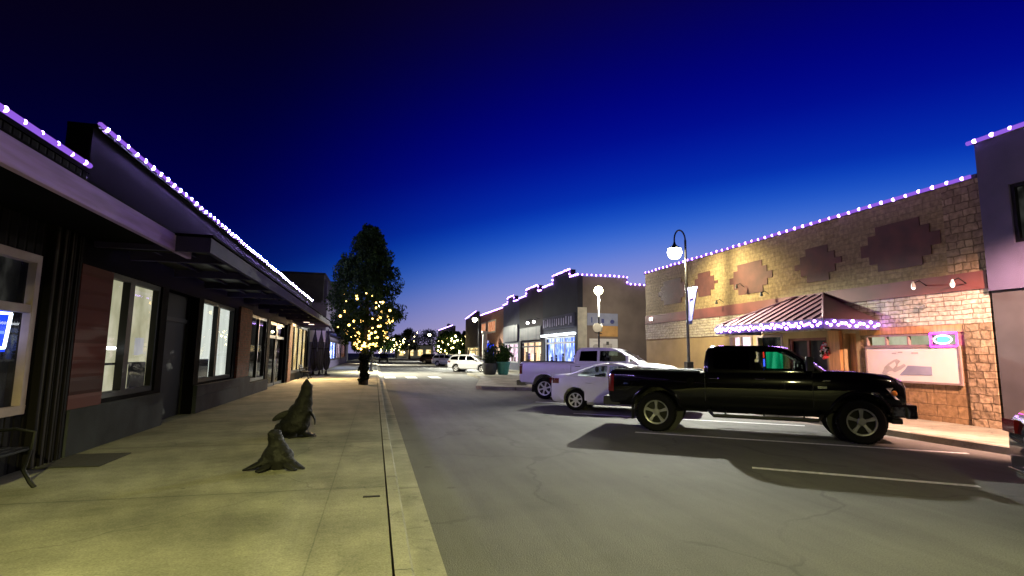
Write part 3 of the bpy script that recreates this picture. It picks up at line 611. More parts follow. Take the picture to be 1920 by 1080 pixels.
for y0, y1, z0, z1, bl in ((16.15, 17.5, 1.1, 2.55, 'dark_room'), (17.75, 19.1, 1.1, 2.6, 'pink_room')):
    wf = MB(); frame_x(wf, -0.03, 0.1, y0 - oy, y1 - oy, z0, z1, 0.08, ((y0 + y1) / 2 - oy,) if bl == 'pink_room' else ()); wf = wf.build('window', M['white_trim'], t)
    b = MB(); b.box(0.25, 0.27, y0 - oy, y1 - oy, z0, z1); b.build('blind', M[bl], wf)
    b = MB(); b.box(0.03, 0.036, y0 + .08 - oy, y1 - .08 - oy, z0 + .08, z1 - .08); b.build('pane', M['shop_glass'], wf)
# hipped awning
a0, a1, zt, zb, ox = 12.3, 17.15, 3.80, 2.84, -1.98
r0y, r1y = 14.2, 15.35
def AP(x, y, z): return (x, y - oy, z)
aw = MB()
th = 0.05
O1, O2 = AP(ox, a0, zb), AP(ox, a1, zb); W1, W2 = AP(-0.065, a0, zb), AP(-0.065, a1, zb); T1, T2 = AP(-0.065, r0y, zt), AP(-0.065, r1y, zt)
aw.add([O1, O2, T2, T1], [(0, 1, 2, 3)]); aw.add([O1, T1, W1], [(0, 1, 2)]); aw.add([O2, W2, T2], [(0, 1, 2)]); aw.add([O1, W1, W2, O2], [(0, 1, 2, 3)]); aw.add([W1, T1, T2, W2], [(0, 1, 2, 3)])
aw = aw.build('awning', M['awning_metal'], t)
b = MB()
n = 13
for i in range(n + 1):
    y = a0 + (a1 - a0) * i / n; s = 1.0                      # how far up the slope the rib runs before it meets a hip
    if y < r0y: s = (y - a0) / (r0y - a0)
    if y > r1y: s = (a1 - y) / (a1 - r1y)
    if s < 0.05: continue
    b.tube([AP(ox, y, zb + 0.02), AP(ox + (-0.065 - ox) * s, y, zb + (zt - zb) * s + 0.02)], 0.022, 5)
b.build('rib', M['awning_rib'], aw)
for ya, yb_ in ((a0, r0y), (a1, r1y)): b = MB(); b.tube([AP(ox, ya, zb + .02), AP(-0.07, yb_, zt + .02)], 0.035, 6); b.build('hip_cap', M['awning_metal'], aw)
b = MB(); b.box(ox - 0.04, ox, a0 - oy - 0.03, a1 - oy + 0.03, 2.55, 2.83); b.box(ox, -0.07, a0 - oy - 0.03, a0 - oy + 0.01, 2.55, 2.83); b.box(ox, -0.07, a1 - oy - 0.01, a1 - oy + 0.03, 2.55, 2.83); b.build('awning_fascia', M['lavender_stucco'], aw)
# floodlights
def flood(x, y, z, arm, lit):
    f = MB(); f.tube([(-0.06, y - oy, z), (-arm * .6, y - oy, z + .12), (-arm, y - oy, z + .04)], 0.014, 6); f = f.build('floodlight', M['pole_black'], t)
    b = MB(); b.lathe([(0.02, 0.08), (0.05, -0.02), (0.056, -0.08)], (-arm, y - oy, z), 12); b.build('lamp_head', M['trim_black'] if not lit else M['pole_pale'], f)
    if lit:
        b = MB(); b.ball((-arm, y - oy, z - 0.085), 0.04, 10, 6); b.build('lamp_lens', M['flood_lens'], f)
        light('lamp_light', 'SPOT', (-arm, y - oy, z - 0.2), 14, (1.0, 0.5, 0.36), t, 0.06, 160, 0.9, (0.55, 0, -1))
for y, z in ((10.84, 3.66), (9.86, 3.6)): flood(0, y, z, 0.5, True)
for y, z in ((18.03, 4.5), (16.66, 4.05), (19.34, 4.0)): flood(0, y, z, 0.4, False)
b = MB(); b.box(-0.1, -0.062, 25.3 - oy, 25.55 - oy, 3.6, 3.75); b.build('emergency_lamp', M['gooseneck_lens'], t)
light_string('row of purple white bulbs along the stone tavern roof edge', [(13.98, 26.0, 6.2), (13.98, 9.5, 6.2)], 0.365, (-1, 0, 0), GS, 0.05, 0.05)
P0, P1, P2, P3 = (12.04, a1, 0), (12.04, a0 - .06, 0), (14.0, a0 - .06, 0), 0
zz = []
for k in range(41): zz.append((12.05, a1 - (a1 - a0) * k / 40, 2.62 if k % 2 else 2.77))
light_string('zigzag purple white lights around the tavern awning edge', zz, 0.155, (-1, 0, 0), 'awning light strings', 0.042, 0.010, 'awning_bulb')
zz = [(12.1 + 1.9 * k / 12, a0 - 0.07, 2.62 if k % 2 else 2.77) for k in range(13)]
light_string('short zigzag lights on the end of the tavern awning', zz, 0.17, (0, -1, 0), 'awning light strings', 0.042, 0.010, 'awning_bulb')
# banner sign with a leaping fish drawing
sg = thing('sign', 'white board with pale fish drawing under the tavern transom windows', 'sign', (14.06, 10.18, 1.13))
b = MB(); b.box(-0.02, 0.03, 0, 2.58, 0, 0.91); b.build('board', M['sign_white'], sg)
b = MB(); frame_x(b, -0.035, 0.05, -0.04, 2.62, -0.04, 0.95, 0.05); b.build('sign_frame', M['white_trim'], sg)
# seen from the street the sign's left side is its far end (+y)
def SX(u): return 2.58 * (1 - u)
fish = [(.21, .40), (.26, .52), (.32, .62), (.36, .66), (.40, .60), (.37, .50), (.36, .42), (.40, .46), (.44, .52), (.46, .46), (.40, .34), (.33, .26), (.30, .30), (.26, .28), (.23, .22), (.28, .18), (.22, .15), (.18, .22), (.20, .32)]
b = MB(); b.prism([(SX(u), 0.91 * v) for u, v in fish], 'x', -0.027, -0.021); b.build('fish_drawing', M['sign_ink'], sg)
b = MB(); b.prism([(SX(u), 0.91 * v) for u, v in ((.27, .46), (.34, .58), (.35, .47), (.31, .36))], 'x', -0.031, -0.0275); b.build('fish_belly', M['sign_white'], sg)
b = MB(); b.prism([(SX(u), 0.91 * v) for u, v in ((.38, .18), (.73, .20), (.73, .45), (.48, .47), (.45, .36))], 'x', -0.027, -0.021); b.build('name_block', M['sign_greyblue'], sg)
b = MB()
for u0, u1, v in ((.31, .36, .83), (.38, .43, .86), (.53, .60, .84)): b.box(-0.026, -0.021, SX(u1), SX(u0), .91 * (v - .02), .91 * (v + .02))
b.build('small_print', M['sign_ink'], sg)
ns = thing('neon_sign', 'oval white and cyan neon in a pink frame at the tavern transom', 'neon sign', (14.03, 10.52, 2.235))
b = MB()
for (y0, z0, y1, z1) in ((-.33, -.17, .33, -.17), (.33, -.17, .33, .17), (.33, .17, -.33, .17), (-.33, .17, -.33, -.17)): b.tube([(0, y0, z0), (0, y1, z1)], 0.018, 6)
b.build('frame_tube', M['neon_pink'], ns)
b = MB(); b.tube([(-0.02, .22 * math.cos(2 * PI * k / 24), .105 * math.sin(2 * PI * k / 24)) for k in range(25)], 0.018, 6); b.build('oval_tube', M['neon_white'], ns)
b = MB(); b.tube([(-0.02, .13 - .065 * i, .045 * (1 if i % 2 else -1)) for i in range(5)], 0.02, 6); b.box(-0.015, -0.01, -.15, .14, -.055, .06); b.build('script_tube', M['neon_cyan'], ns)
ns = thing('neon_sign', 'green lit window sign seen through the black pickup cab', 'neon sign', (14.0, 16.55, 1.74))
b = MB(); b.box(-0.03, 0.0, -0.46, 0.34, -.40, .36); b.build('panel', M['neon_green'], ns)
b = MB(); b.box(-0.03, 0.0, 0.46, 0.50, -.02, .26); b.build('red_tube', M['neon_red'], ns)
b = MB(); b.box(-0.03, 0.0, 0.44, 0.50, -.34, -.06); b.build('blue_tube', M['neon_blue'], ns)
fl = thing('flower_wreath', 'red and white flower wreath beside the tavern door', 'wreath', (14.02, 14.17, 1.95))
for mm_, nn_ in (('flower_red', 26), ('flower_white', 14), ('leaf', 20)):
    b = MB()
    for k in range(nn_):
        a = rnd.uniform(0, 2 * PI); r = rnd.uniform(.07, .2); b.ball((rnd.uniform(-.12, -.05), r * math.cos(a), r * 1.3 * math.sin(a)), rnd.uniform(.03, .05), 6, 4)
    b.build('flowers' if 'flower' in mm_ else 'leaves', M[mm_], fl)
# ------------------------------------------------------------------ right: lavender stucco building
t = thing('shop_building', 'lavender stucco two storey building at the right edge', 'building', (13.98, 9.34, 0))
b = MB(); wall_x(b, 0, -14, -0.0, 3.35, 6.95, [(-2.3, -0.62, 4.38, 5.75)], 0.3); b.build('upper_wall', M['lavender_stucco'], t)
b = MB(); b.box(0.06, 0.36, -14, -0.02, 0.15, 3.35); b.build('lower_wall', M['dark_stucco'], t)
b = MB(); b.box(-0.05, 0.36, -14, 0.02, 6.95, 7.03); b.build('coping', M['lavender_stucco'], t)
b = MB(); b.box(0.6, 10, -14, -0.02, 0, 6.7); b.box(0.3, 0.6, -0.4, -0.02, 0, 6.7); b.build('roof', M['dark_stucco'], t)
wf = MB(); frame_x(wf, 0.05, 0.1, -2.3, -0.62, 4.38, 5.75, 0.08, (-1.46,)); wf = wf.build('window', M['black_frame'], t)
b = MB(); b.box(0.09, 0.098, -2.22, -0.7, 4.46, 5.67); b.build('pane', M['shop_glass'], wf)
b = MB(); b.box(0.25, 0.28, -2.3, -0.62, 4.38, 5.75); b.build('blind', M['dark_room'], wf)
light_string('few purple white bulbs on the lavender stucco roof edge', [(13.88, 9.45, 7.0), (13.88, 3.0, 7.0)], 0.36, (-1, 0, 0), GS, 0.05, 0.05)
# ------------------------------------------------------------------ right: block beyond the lot
def block(label, y0, y1, zs, centre, wall, hole, room, extra=None, low=None):
    t = thing('shop_building', label, 'building', (14.1, y0, 0))
    L = y1 - y0; c0, c1, zc = centre
    b = MB(); wall_x(b, 0, 0, L, 0.15, zs, [(hole[0] - y0, hole[1] - y0, hole[2], hole[3])], 0.4)
    if zc: b.box(0.0, 0.4, c0 - y0, c1 - y0, zs, zc)
    b.build('wall', M[wall], t)
    shop_window2(t, hole[0] - y0, hole[1] - y0, hole[2], hole[3], room)
    return t
def shop_window2(t, y0, y1, z0, z1, room):
    n = 3; wf = MB(); frame_x(wf, 0.06, 0.1, y0, y1, z0, z1, 0.14, [y0 + (y1 - y0) * k / n for k in range(1, n)], (z1 - 0.5,)); wf = wf.build('window', M['pole_pale'] if room != 'peach_room' else M['black_frame'], t)
    b = MB(); b.box(0.1, 0.108, y0 + .14, y1 - .14, z0 + .14, z1 - .14); b.build('pane', M['shop_glass'], wf)
    b = MB(); b.box(0.38, 0.40, y0 - .3, y1 + .3, z0 - .1, z1 + .1); b.build('blind', M[room], wf)
    b = MB()
    for k in range(4):
        y = y0 + (y1 - y0) * (k + .5 + rnd.uniform(-.3, .3)) / 4; h = rnd.uniform(.3, 1.0); b.box(0.2, 0.34, y - .13, y + .13, z0 + .05, z0 + h); b.ball((0.27, y, z0 + h + .12), .11, 8, 6)
    b.build('display_figures', M['slateblue_stucco'] if room == 'blue_room' else M['taupe_stucco'], wf)
ta = block('charcoal gabled shop with blue lit window beside the parking lot', 36.2, 44.5, 7.55, (37.6, 41.6, 8.2), 'charcoal_stucco', (36.8, 44.0, 0.9, 3.2), 'blue_room')
b = MB(); b.box(0.42, 4.0, 0.0, 8.3, 0.0, 7.5); b.box(4.0, 16, 0.0, 8.3, 0.0, 7.0); b.build('side_wall', M['taupe_stucco'], ta)
b = MB(); b.box(0.0, 0.7, -0.05, -0.004, 0.15, 5.2); b.build('corner_pilaster', M['cream_column'], ta)
b = MB(); b.box(-0.12, -0.004, 0.5, 8.0, 3.85, 4.85); bd = b.build('name_board', M['slateblue_stucco'], ta)
b = MB()
for k in range(13):
    y = 0.9 + k * 0.55; z0 = 4.0 + rnd.uniform(0, .15); b.box(-0.15, -0.121, y, y + rnd.choice((.1, .16, .26)), z0, 4.7 - rnd.uniform(0, .12))
b.build('sign_strokes', M['sign_letter'], bd)
b = MB(); b.box(-0.25, -0.004, 0.4, 8.1, 3.26, 3.4); b.build('light_trough', M['spot_white'], ta)
light_string('stepped purple white bulbs along the charcoal shop parapet and side', [(18.0, 36.08, 7.0), (18.0, 36.08, 7.6), (14.0, 36.08, 7.6), (14.0, 37.6, 7.6), (14.0, 37.6, 8.22), (14.0, 41.6, 8.22), (14.0, 41.6, 7.6), (14.0, 44.4, 7.6)], 0.36, (-.7, -.7, 0), GS, 0.07, 0.06)
light_string('short low row of purple bulbs along the taupe side wall', [(18.1, 36.08, 7.05), (22.5, 36.08, 7.05)], 0.36, (0, -1, 0), GS, 0.07, 0.06)
sg = thing('sign', 'grey blue mural board above the orange panel on the taupe side wall', 'sign', (14.82, 36.16, 3.9))
b = MB(); b.box(0, 2.4, -0.05, 0, 0, .9); b.build('board', M['sign_greyblue'], sg)
b = MB(); b.box(1.1, 1.3, -0.07, -0.052, .2, .5); b.ball((1.95, -0.06, .3), .16, 10, 6); b.box(.3, .38, -.07, -.052, .2, .6); b.build('emblem', M['sign_navy'], sg)
sg = thing('sign', 'plain orange panel between the mural board and white board', 'sign', (15.7, 36.16, 3.12))
b = MB(); b.box(0, 1.5, -0.05, 0, 0, .77); b.build('board', M['sign_orange'], sg)
sg = thing('sign', 'white board with dark drawings low on the taupe side wall', 'sign', (14.98, 36.16, 1.75))
b = MB(); b.box(0, 2.2, -0.05, 0, 0, 1.2); b.build('board', M['sign_white'], sg)
b = MB(); b.box(.25, .85, -.07, -.052, 1.0, 1.04); b.lathe([(.26, -.07), (.26, -.052)], (.5, 0, .55), 16, 'y'); b.box(1.05, 1.75, -.07, -.052, .3, .85); b.build('drawing', M['sign_ink'], sg)
b = MB(); b.box(1.3, 1.5, -.09, -.071, .75, 1.0); b.box(1.0, 1.2, -.09, -.071, .3, .5); b.build('dark_marks', M['sign_ink_dark'], sg)
tb = block('umber shop with stepped parapet and peach lit window', 44.52, 52.4, 7.4, (45.7, 49.6, 8.0), 'umber_stucco', (45.0, 51.8, 0.9, 3.0), 'peach_room')
b = MB(); b.box(-0.1, -0.004, 0.4, 7.5, 3.1, 4.3); b.build('panel_band', M['ribbed_panel'], tb)
for y in (0.9, 2.9):
    b = MB(); b.tube([(0, y, 4.9), (-.4, y, 5.0), (-.55, y, 4.75)], .025, 6); g = b.build('gooseneck_lamp', M['pole_black'], tb)
    b = MB(); b.ball((-.55, y, 4.64), .13, 10, 6); b.build('lamp_lens', M['gooseneck_lens'], g)
light_string('stepped purple white bulbs along the umber shop parapet', [(14.0, 44.6, 7.43), (14.0, 45.7, 7.43), (14.0, 45.7, 8.02), (14.0, 49.6, 8.02), (14.0, 49.6, 7.43), (14.0, 52.3, 7.43)], 0.34, (-1, 0, 0), GS, 0.07, 0.06)
tc_ = block('slate blue shop with stepped parapet and pink lit window', 52.42, 59.4, 7.3, (54.4, 57.2, 7.95), 'slateblue_stucco', (52.9, 58.8, 0.9, 2.95), 'pink_room')
b = MB(); b.box(-0.1, -0.004, 0.4, 6.6, 3.1, 4.8); b.build('panel_band', M['ribbed_panel'], tc_)
light_string('stepped purple white bulbs along the slate blue shop parapet', [(14.0, 52.5, 7.33), (14.0, 54.4, 7.33), (14.0, 54.4, 7.97), (14.0, 57.2, 7.97), (14.0, 57.2, 7.33), (14.0, 59.3, 7.33)], 0.34, (-1, 0, 0), GS, 0.07, 0.06)
td = block('orange brick shop with two glowing upper windows', 59.42, 73.0, 7.05, (0, 0, 0), 'orange_brick', (61, 66, 0.6, 2.6), 'peach_room')
for y0, y1 in ((63.3, 68.0), (69.2, 72.4)):
    f = MB(); frame_x(f, -0.06, 0.06, y0 - 59.42, y1 - 59.42, 4.4, 6.0, 0.18); f = f.build('window', M['cream_column'], td)
    b = MB(); b.box(-0.03, -0.02, y0 - 59.2, y1 - 59.6, 4.55, 5.85); b.build('pane', M['orange_room'], f)
b = MB(); b.box(-.9, -.75, 4.0, 7.5, 2.7, 3.4); b.build('hanging_sign', M['banner_cloth'], td)
light_string('straight row of purple white bulbs along the orange brick shop', [(14.0, 59.5, 7.1), (14.0, 72.9, 7.1)], 0.33, (-1, 0, 0), GS, 0.07, 0.06)
te = block('dark brown far shop past the orange brick shop', 73.02, 86.0, 7.3, (76, 82, 7.9), 'umber_stucco', (74, 84, 0.6, 2.8), 'warm_room')
light_string('far row of purple white bulbs past the orange brick shop', [(14.0, 76, 7.95), (14.0, 85.8, 7.4)], 0.4, (-1, 0, 0), GS, 0.07, 0.06)
tf = block('far small shop with pale upper windows down the street', 100, 125, 7.0, (0, 0, 0), 'charcoal_stucco', (102, 122, 0.6, 3.0), 'warm_room')
f = MB(); frame_x(f, -0.06, 0.06, 3, 9, 4.4, 6.4, 0.2, (6,)); f = f.build('window', M['sign_white'], tf)
b = MB(); b.box(-0.03, -0.02, 3.2, 8.8, 4.6, 6.2); b.build('pane', M['blue_room'], f)
light_string('faint farthest row of pale bulbs on the small shop roof', [(13.95, 100, 7.1), (13.95, 124, 7.1)], 0.5, (-1, 0, 0), GS, 0.07, 0.06)
t = thing('shop_building', 'low white lit building closing the far end of the street', 'building', (8.5, 235, 0))
b = MB(); b.box(0, 16, 0, 8, 0, 5.2); b.build('wall', M['sign_white'], t)
for x in (1.5, 5.5, 9.5, 13):
    b = MB(); b.box(x, x + 2, -0.1, -0.01, 0.8, 3.4); b.build('window', M['warm_room'], t)
b = MB(); b.box(-.3, 16.3, -.4, 8.3, 5.2, 5.5); b.build('roof', M['charcoal_stucco'], t)
# ------------------------------------------------------------------ street lamps
def hook_lamp(x, y, label, power, col, aim, arm=(-1, 0), spot=150, extra=False, on_pole_box=False):
    t = thing('street_lamp', label, 'street lamp', (x, y, 0.15), 0, 'street lamps')
    b = MB(); b.lathe([(0.2, 0), (0.2, 0.08), (0.13, 0.16), (0.12, 0.55), (0.085, 0.65), (0.07, 0.8)], (0, 0, 0), 14)
    b.tube([(0, 0, 0.7), (0, 0, 4.2), (0, 0, 6.3)], [0.065, 0.055, 0.045], 10)
    b.build('pole', M['pole_black'], t, 45)
    rr = 0.25; pts = [(arm[0] * rr * (1 - math.cos(a)), arm[1] * rr * (1 - math.cos(a)), 6.28 + 0.42 * math.sin(a) * 1.0) for a in [PI * k / 14 for k in range(15)]]
    pts.append((arm[0] * 2 * rr, arm[1] * 2 * rr, 6.12))
    b = MB(); b.tube([(0, 0, 6.2)] + pts, 0.032, 8); b.build('hook_arm', M['pole_black'], t, 45)
    hx, hy = arm[0] * 2 * rr, arm[1] * 2 * rr
    b = MB(); b.lathe([(0.04, 0.16), (0.06, 0.08), (0.1, 0.02), (0.25, -0.08), (0.29, -0.11), (0.26, -0.1), (0.05, 0.0)], (hx, hy, 6.02), 18); b.build('lamp_shade', M['pole_black'], t, 45)
    b = MB(); b.ball((hx, hy, 5.76), 0.28, 20, 12); b.build('globe', M['street_globe'], t, 60)
    light('lamp_light', 'SPOT', (hx + aim[0] * .2, hy + aim[1] * .2, 5.42), power, col, t, 0.07, spot, 0.7, aim)
    if on_pole_box:
        b = MB(); b.box(-0.15, 0.15, -0.11, 0.11, 1.05, 1.38); b.build('control_box', M['pole_black'], t, bevel=0.02)
        b = MB(); b.lathe([(0.07, 4.2), (0.075, 4.3), (0.07, 4.4)], (0, 0, 0), 12); b.tube([(0, 0, 4.36), (0.0, -0.34, 4.36)], 0.014, 6); b.tube([(0, 0, 2.86), (0.0, -0.3, 2.86)], 0.014, 6); b.build('banner_bracket', M['pole_black'], t)
    return t
KEY = (1.0, 1.0, 0.84)
hook_lamp(12.1, 19.0, 'black hook neck street lamp with banner standing before the stone tavern', 9800, KEY, (-0.15, -0.62, -0.77), on_pole_box=True, spot=106)
light('house_side_light', 'SPOT', (-0.42, 0, 5.42), 1900, (1.0, 0.84, 0.45), bpy.data.objects['street_lamp'], 0.1, 136, 0.7, (0.72, 0.0, -0.62))
hook_lamp(12.1, 4.6, 'street lamp outside the frame lighting the right end of the tavern', 15000, (1.0, 0.55, 0.40), (0.34, 0.62, -0.76), spot=72)
hook_lamp(12.1, 64.0, 'black hook neck street lamp far along the shop side by the planters', 17000, KEY, (-0.45, -0.45, -0.77), spot=150)
hook_lamp(-0.25, -4.6, 'street lamp on the near sidewalk behind the viewer', 10500, (1.0, 0.96, 0.33), (0.02, 0.60, -0.79), arm=(1, 0), spot=94)
hook_lamp(-0.25, 47.0, 'black street lamp behind the lit tree on the left kerb', 17000, (1.0, 0.93, 0.68), (0.35, -0.1, -0.9), arm=(1, 0), spot=126)
hook_lamp(-0.2, 84.0, 'black street lamp farther down the left kerb', 17000, (1.0, 0.93, 0.7), (0.3, -0.1, -0.9), arm=(1, 0), spot=118)
hook_lamp(12.1, 120.0, 'farthest black street lamp on the shop side', 12000, KEY, (-0.4, 0.1, -0.8))
hook_lamp(5.6, 190.0, 'small distant street lamp before the white end building', 7500, KEY, (0.1, 0.5, -0.8))
t = thing('street_lamp', 'pale topped globe street lamp with round signs beside the parking lot', 'street lamp', (13.05, 30, 0.15), 0)
b = MB(); b.lathe([(0.16, 0), (0.16, 0.1), (0.09, 0.25), (0.06, 0.4)], (0, 0, 0), 12); b.tube([(0, 0, .3), (0, 0, 3.9)], .055, 10); b.build('pole', M['pole_black'], t, 45)
b = MB(); b.tube([(0, 0, 3.9), (0, 0, 5.3)], .06, 10); b.build('upper_pole', M['pole_pale'], t, 45)
b = MB(); b.ball((0, 0, 5.52), 0.26, 16, 10); b.build('globe', M['street_globe'], t, 60)
b = MB(); b.lathe([(0.27, -0.02), (0.27, 0.02)], (-.17, -.12, 3.25), 24, 'y'); b.build('round_sign', M['cream_column'], t)
b = MB(); b.lathe([(0.25, -0.02), (0.25, 0.02)], (.14, 0.05, 3.25), 24, 'x'); b.build('round_sign', M['cream_column'], t)
b = MB(); b.tube([(-.17, -.08, 3.25), (0, 0, 3.2), (.13, .05, 3.25)], .03, 6); b.tube([(-.3, -.1, 2.95), (.2, .0, 2.9)], .03, 6); b.build('sign_bracket', M['pole_black'], t)
light('lamp_light', 'POINT', (0, -0.3, 5.2), 1500, (1.0, 0.95, 0.82), t, 0.1)
# banner on the key lamp's pole
bn = thing('banner', 'blue violet pole banner with pink patch hanging from the hook lamp', 'banner', (12.1, 19.0, 3.02))
b = MB()
ns_, nz_ = 8, 10; vv = []; ff = []
for j in range(nz_ + 1):
    v = j / nz_; wd = 0.30 + 0.34 * v
    for i in range(ns_ + 1):
        u = i / ns_; vv.append((0.03 * math.sin(u * 5 + v * 3), -0.07 - wd * u, 1.45 * v))
for j in range(nz_):
    for i in range(ns_): a = j * (ns_ + 1) + i; ff.append((a, a + 1, a + ns_ + 2, a + ns_ + 1))
b.add(vv, ff); o = b.build('cloth', M['banner_cloth'], bn, 60); md = o.modifiers.new('s', 'SOLIDIFY'); md.thickness = 0.006
b = MB(); b.prism([(-.2, .95), (-.46, 1.0), (-.42, 1.15), (-.2, 1.12)], 'x', -0.055, -0.04); b.build('emblem', M['banner_pink'], bn)
# ------------------------------------------------------------------ vehicles
def ring(x, zb, zt, w, wt):
    h = zt - zb
    half = [(w * 0.86, zb), (w * 0.96, zb + 0.10 * h), (w * 0.985, zb + 0.32 * h), (w, zb + 0.56 * h), (w * 0.985, zb + 0.84 * h), (wt, zb + 0.96 * h), (wt - 0.07, zt)]
    return [(x, -y, z) for y, z in half] + [(x, y, z) for y, z in half[::-1]]
def side_y(st, x, z):
    for a, c in zip(st, st[1:]):
        if a[0] <= x <= c[0]:
            f = (x - a[0]) / max(1e-6, c[0] - a[0]); zb, zt, w, wt = [a[i] + (c[i] - a[i]) * f for i in (1, 2, 3, 4)]
            break
    else: zb, zt, w, wt = st[-1][1:5]
    h = zt - zb; half = [(w * 0.86, zb), (w * 0.96, zb + 0.10 * h), (w * 0.985, zb + 0.32 * h), (w, zb + 0.56 * h), (w * 0.985, zb + 0.84 * h), (wt, zb + 0.96 * h)]
    for (y0, z0), (y1, z1) in zip(half, half[1:]):
        if z0 <= z <= z1: return y0 + (y1 - y0) * (z - z0) / (z1 - z0)
    return half[-1][0]
def make_wheel(t, x, y, r, wd, spokes, rim_r, rim_mat='alloy'):
    """tyre with tread shoulders and a spoked rim; the outer face looks along sign(y)"""
    s = 1 if y > 0 else -1; b = MB(); h = wd / 2
    b.lathe([(rim_r, -h * 0.9), (rim_r + 0.02, -h), (r * 0.93, -h), (r, -h * 0.75), (r, h * 0.75), (r * 0.93, h), (rim_r + 0.02, h), (rim_r, h * 0.9)], (0, 0, 0), 32, 'y', cap=False)
    for k in range(36):
        a = 2 * PI * k / 36; b.obox((r * math.cos(a), 0, r * math.sin(a)), (0.02, wd * 0.85, 0.035), Matrix.Rotation(-a, 3, 'Y'))
    o = b.build('wheel', M['tyre'], t, 40); o.location = (x, y, r)
    b = MB(); b.lathe([(rim_r, s * h * 0.55), (rim_r, s * h * 0.97), (rim_r * 0.9, s * h * 0.92), (rim_r * 0.88, s * h * 0.5)], (0, 0, 0), 32, 'y', cap=False)
    b.lathe([(0.0001, s * h * 0.86), (0.07, s * h * 0.84), (0.085, s * h * 0.6)], (0, 0, 0), 16, 'y')
    for k in range(spokes):
        a = 2 * PI * (k + 0.25) / spokes; L = rim_r * 0.92; wdt = rim_r * 0.30
        c0 = Vector((math.cos(a), 0, math.sin(a))); p = Vector((-math.sin(a), 0, math.cos(a)))
        q = []
        for (rad, ww, yy) in ((0.05, wdt * .75, .72), (L * .55, wdt * .62, .84), (L, wdt, .86)):
            for sg_ in (-1, 1):
                q.append(c0 * rad + p * (sg_ * ww / 2) + Vector((0, s * h * yy, 0)))
        q2 = [v - Vector((0, s * h * .3, 0)) for v in q]
        b.add(q + q2, [(0, 1, 3, 2), (2, 3, 5, 4), (6, 8, 9, 7), (8, 10, 11, 9), (0, 2, 8, 6), (2, 4, 10, 8), (1, 7, 9, 3), (3, 9, 11, 5)])
    b.build('rim', M[rim_mat], o, 40)
    b = MB(); b.lathe([(rim_r * 0.97, s * h * 0.2), (0.001, s * h * 0.2)], (0, 0, 0), 20, 'y'); b.build('brake_disc', M['trim_black'], o)
    return o
def patch_side(st, s, x0, x1, z0, z1, off, nx=8, nz=6):
    b = MB(); v = []; f = []
    for lay in (off, -0.02):
        for j in range(nz + 1):
            for i in range(nx + 1):
                x = x0 + (x1 - x0) * i / nx; z = z0 + (z1 - z0) * j / nz; v.append((x, s * (side_y(st, x, z) + lay), z))
    k = (nx + 1) * (nz + 1); W = nx + 1
    for j in range(nz):
        for i in range(nx): a = j * W + i; f += [(a, a + 1, a + W + 1, a + W), (k + a, k + a + W, k + a + W + 1, k + a + 1)]
    for i in range(nx): f.append((i, k + i, k + i + 1, i + 1)); a = nz * W + i; f.append((a, a + 1, k + a + 1, k + a))
    for j in range(nz): a = j * W; f.append((a, a + W, k + a + W, k + a)); a += nx; f.append((a, k + a, k + a + W, a + W))
    b.add(v, f); return b
def cabin_w(cab, z):
    zb, zt, wb, wt = cab['zb'], cab['zt'], cab['wb'], cab['wt']; f = max(0, min(1, (z - zb) / (zt - zb))); return wb + (wt - wb) * (f ** 1.35)
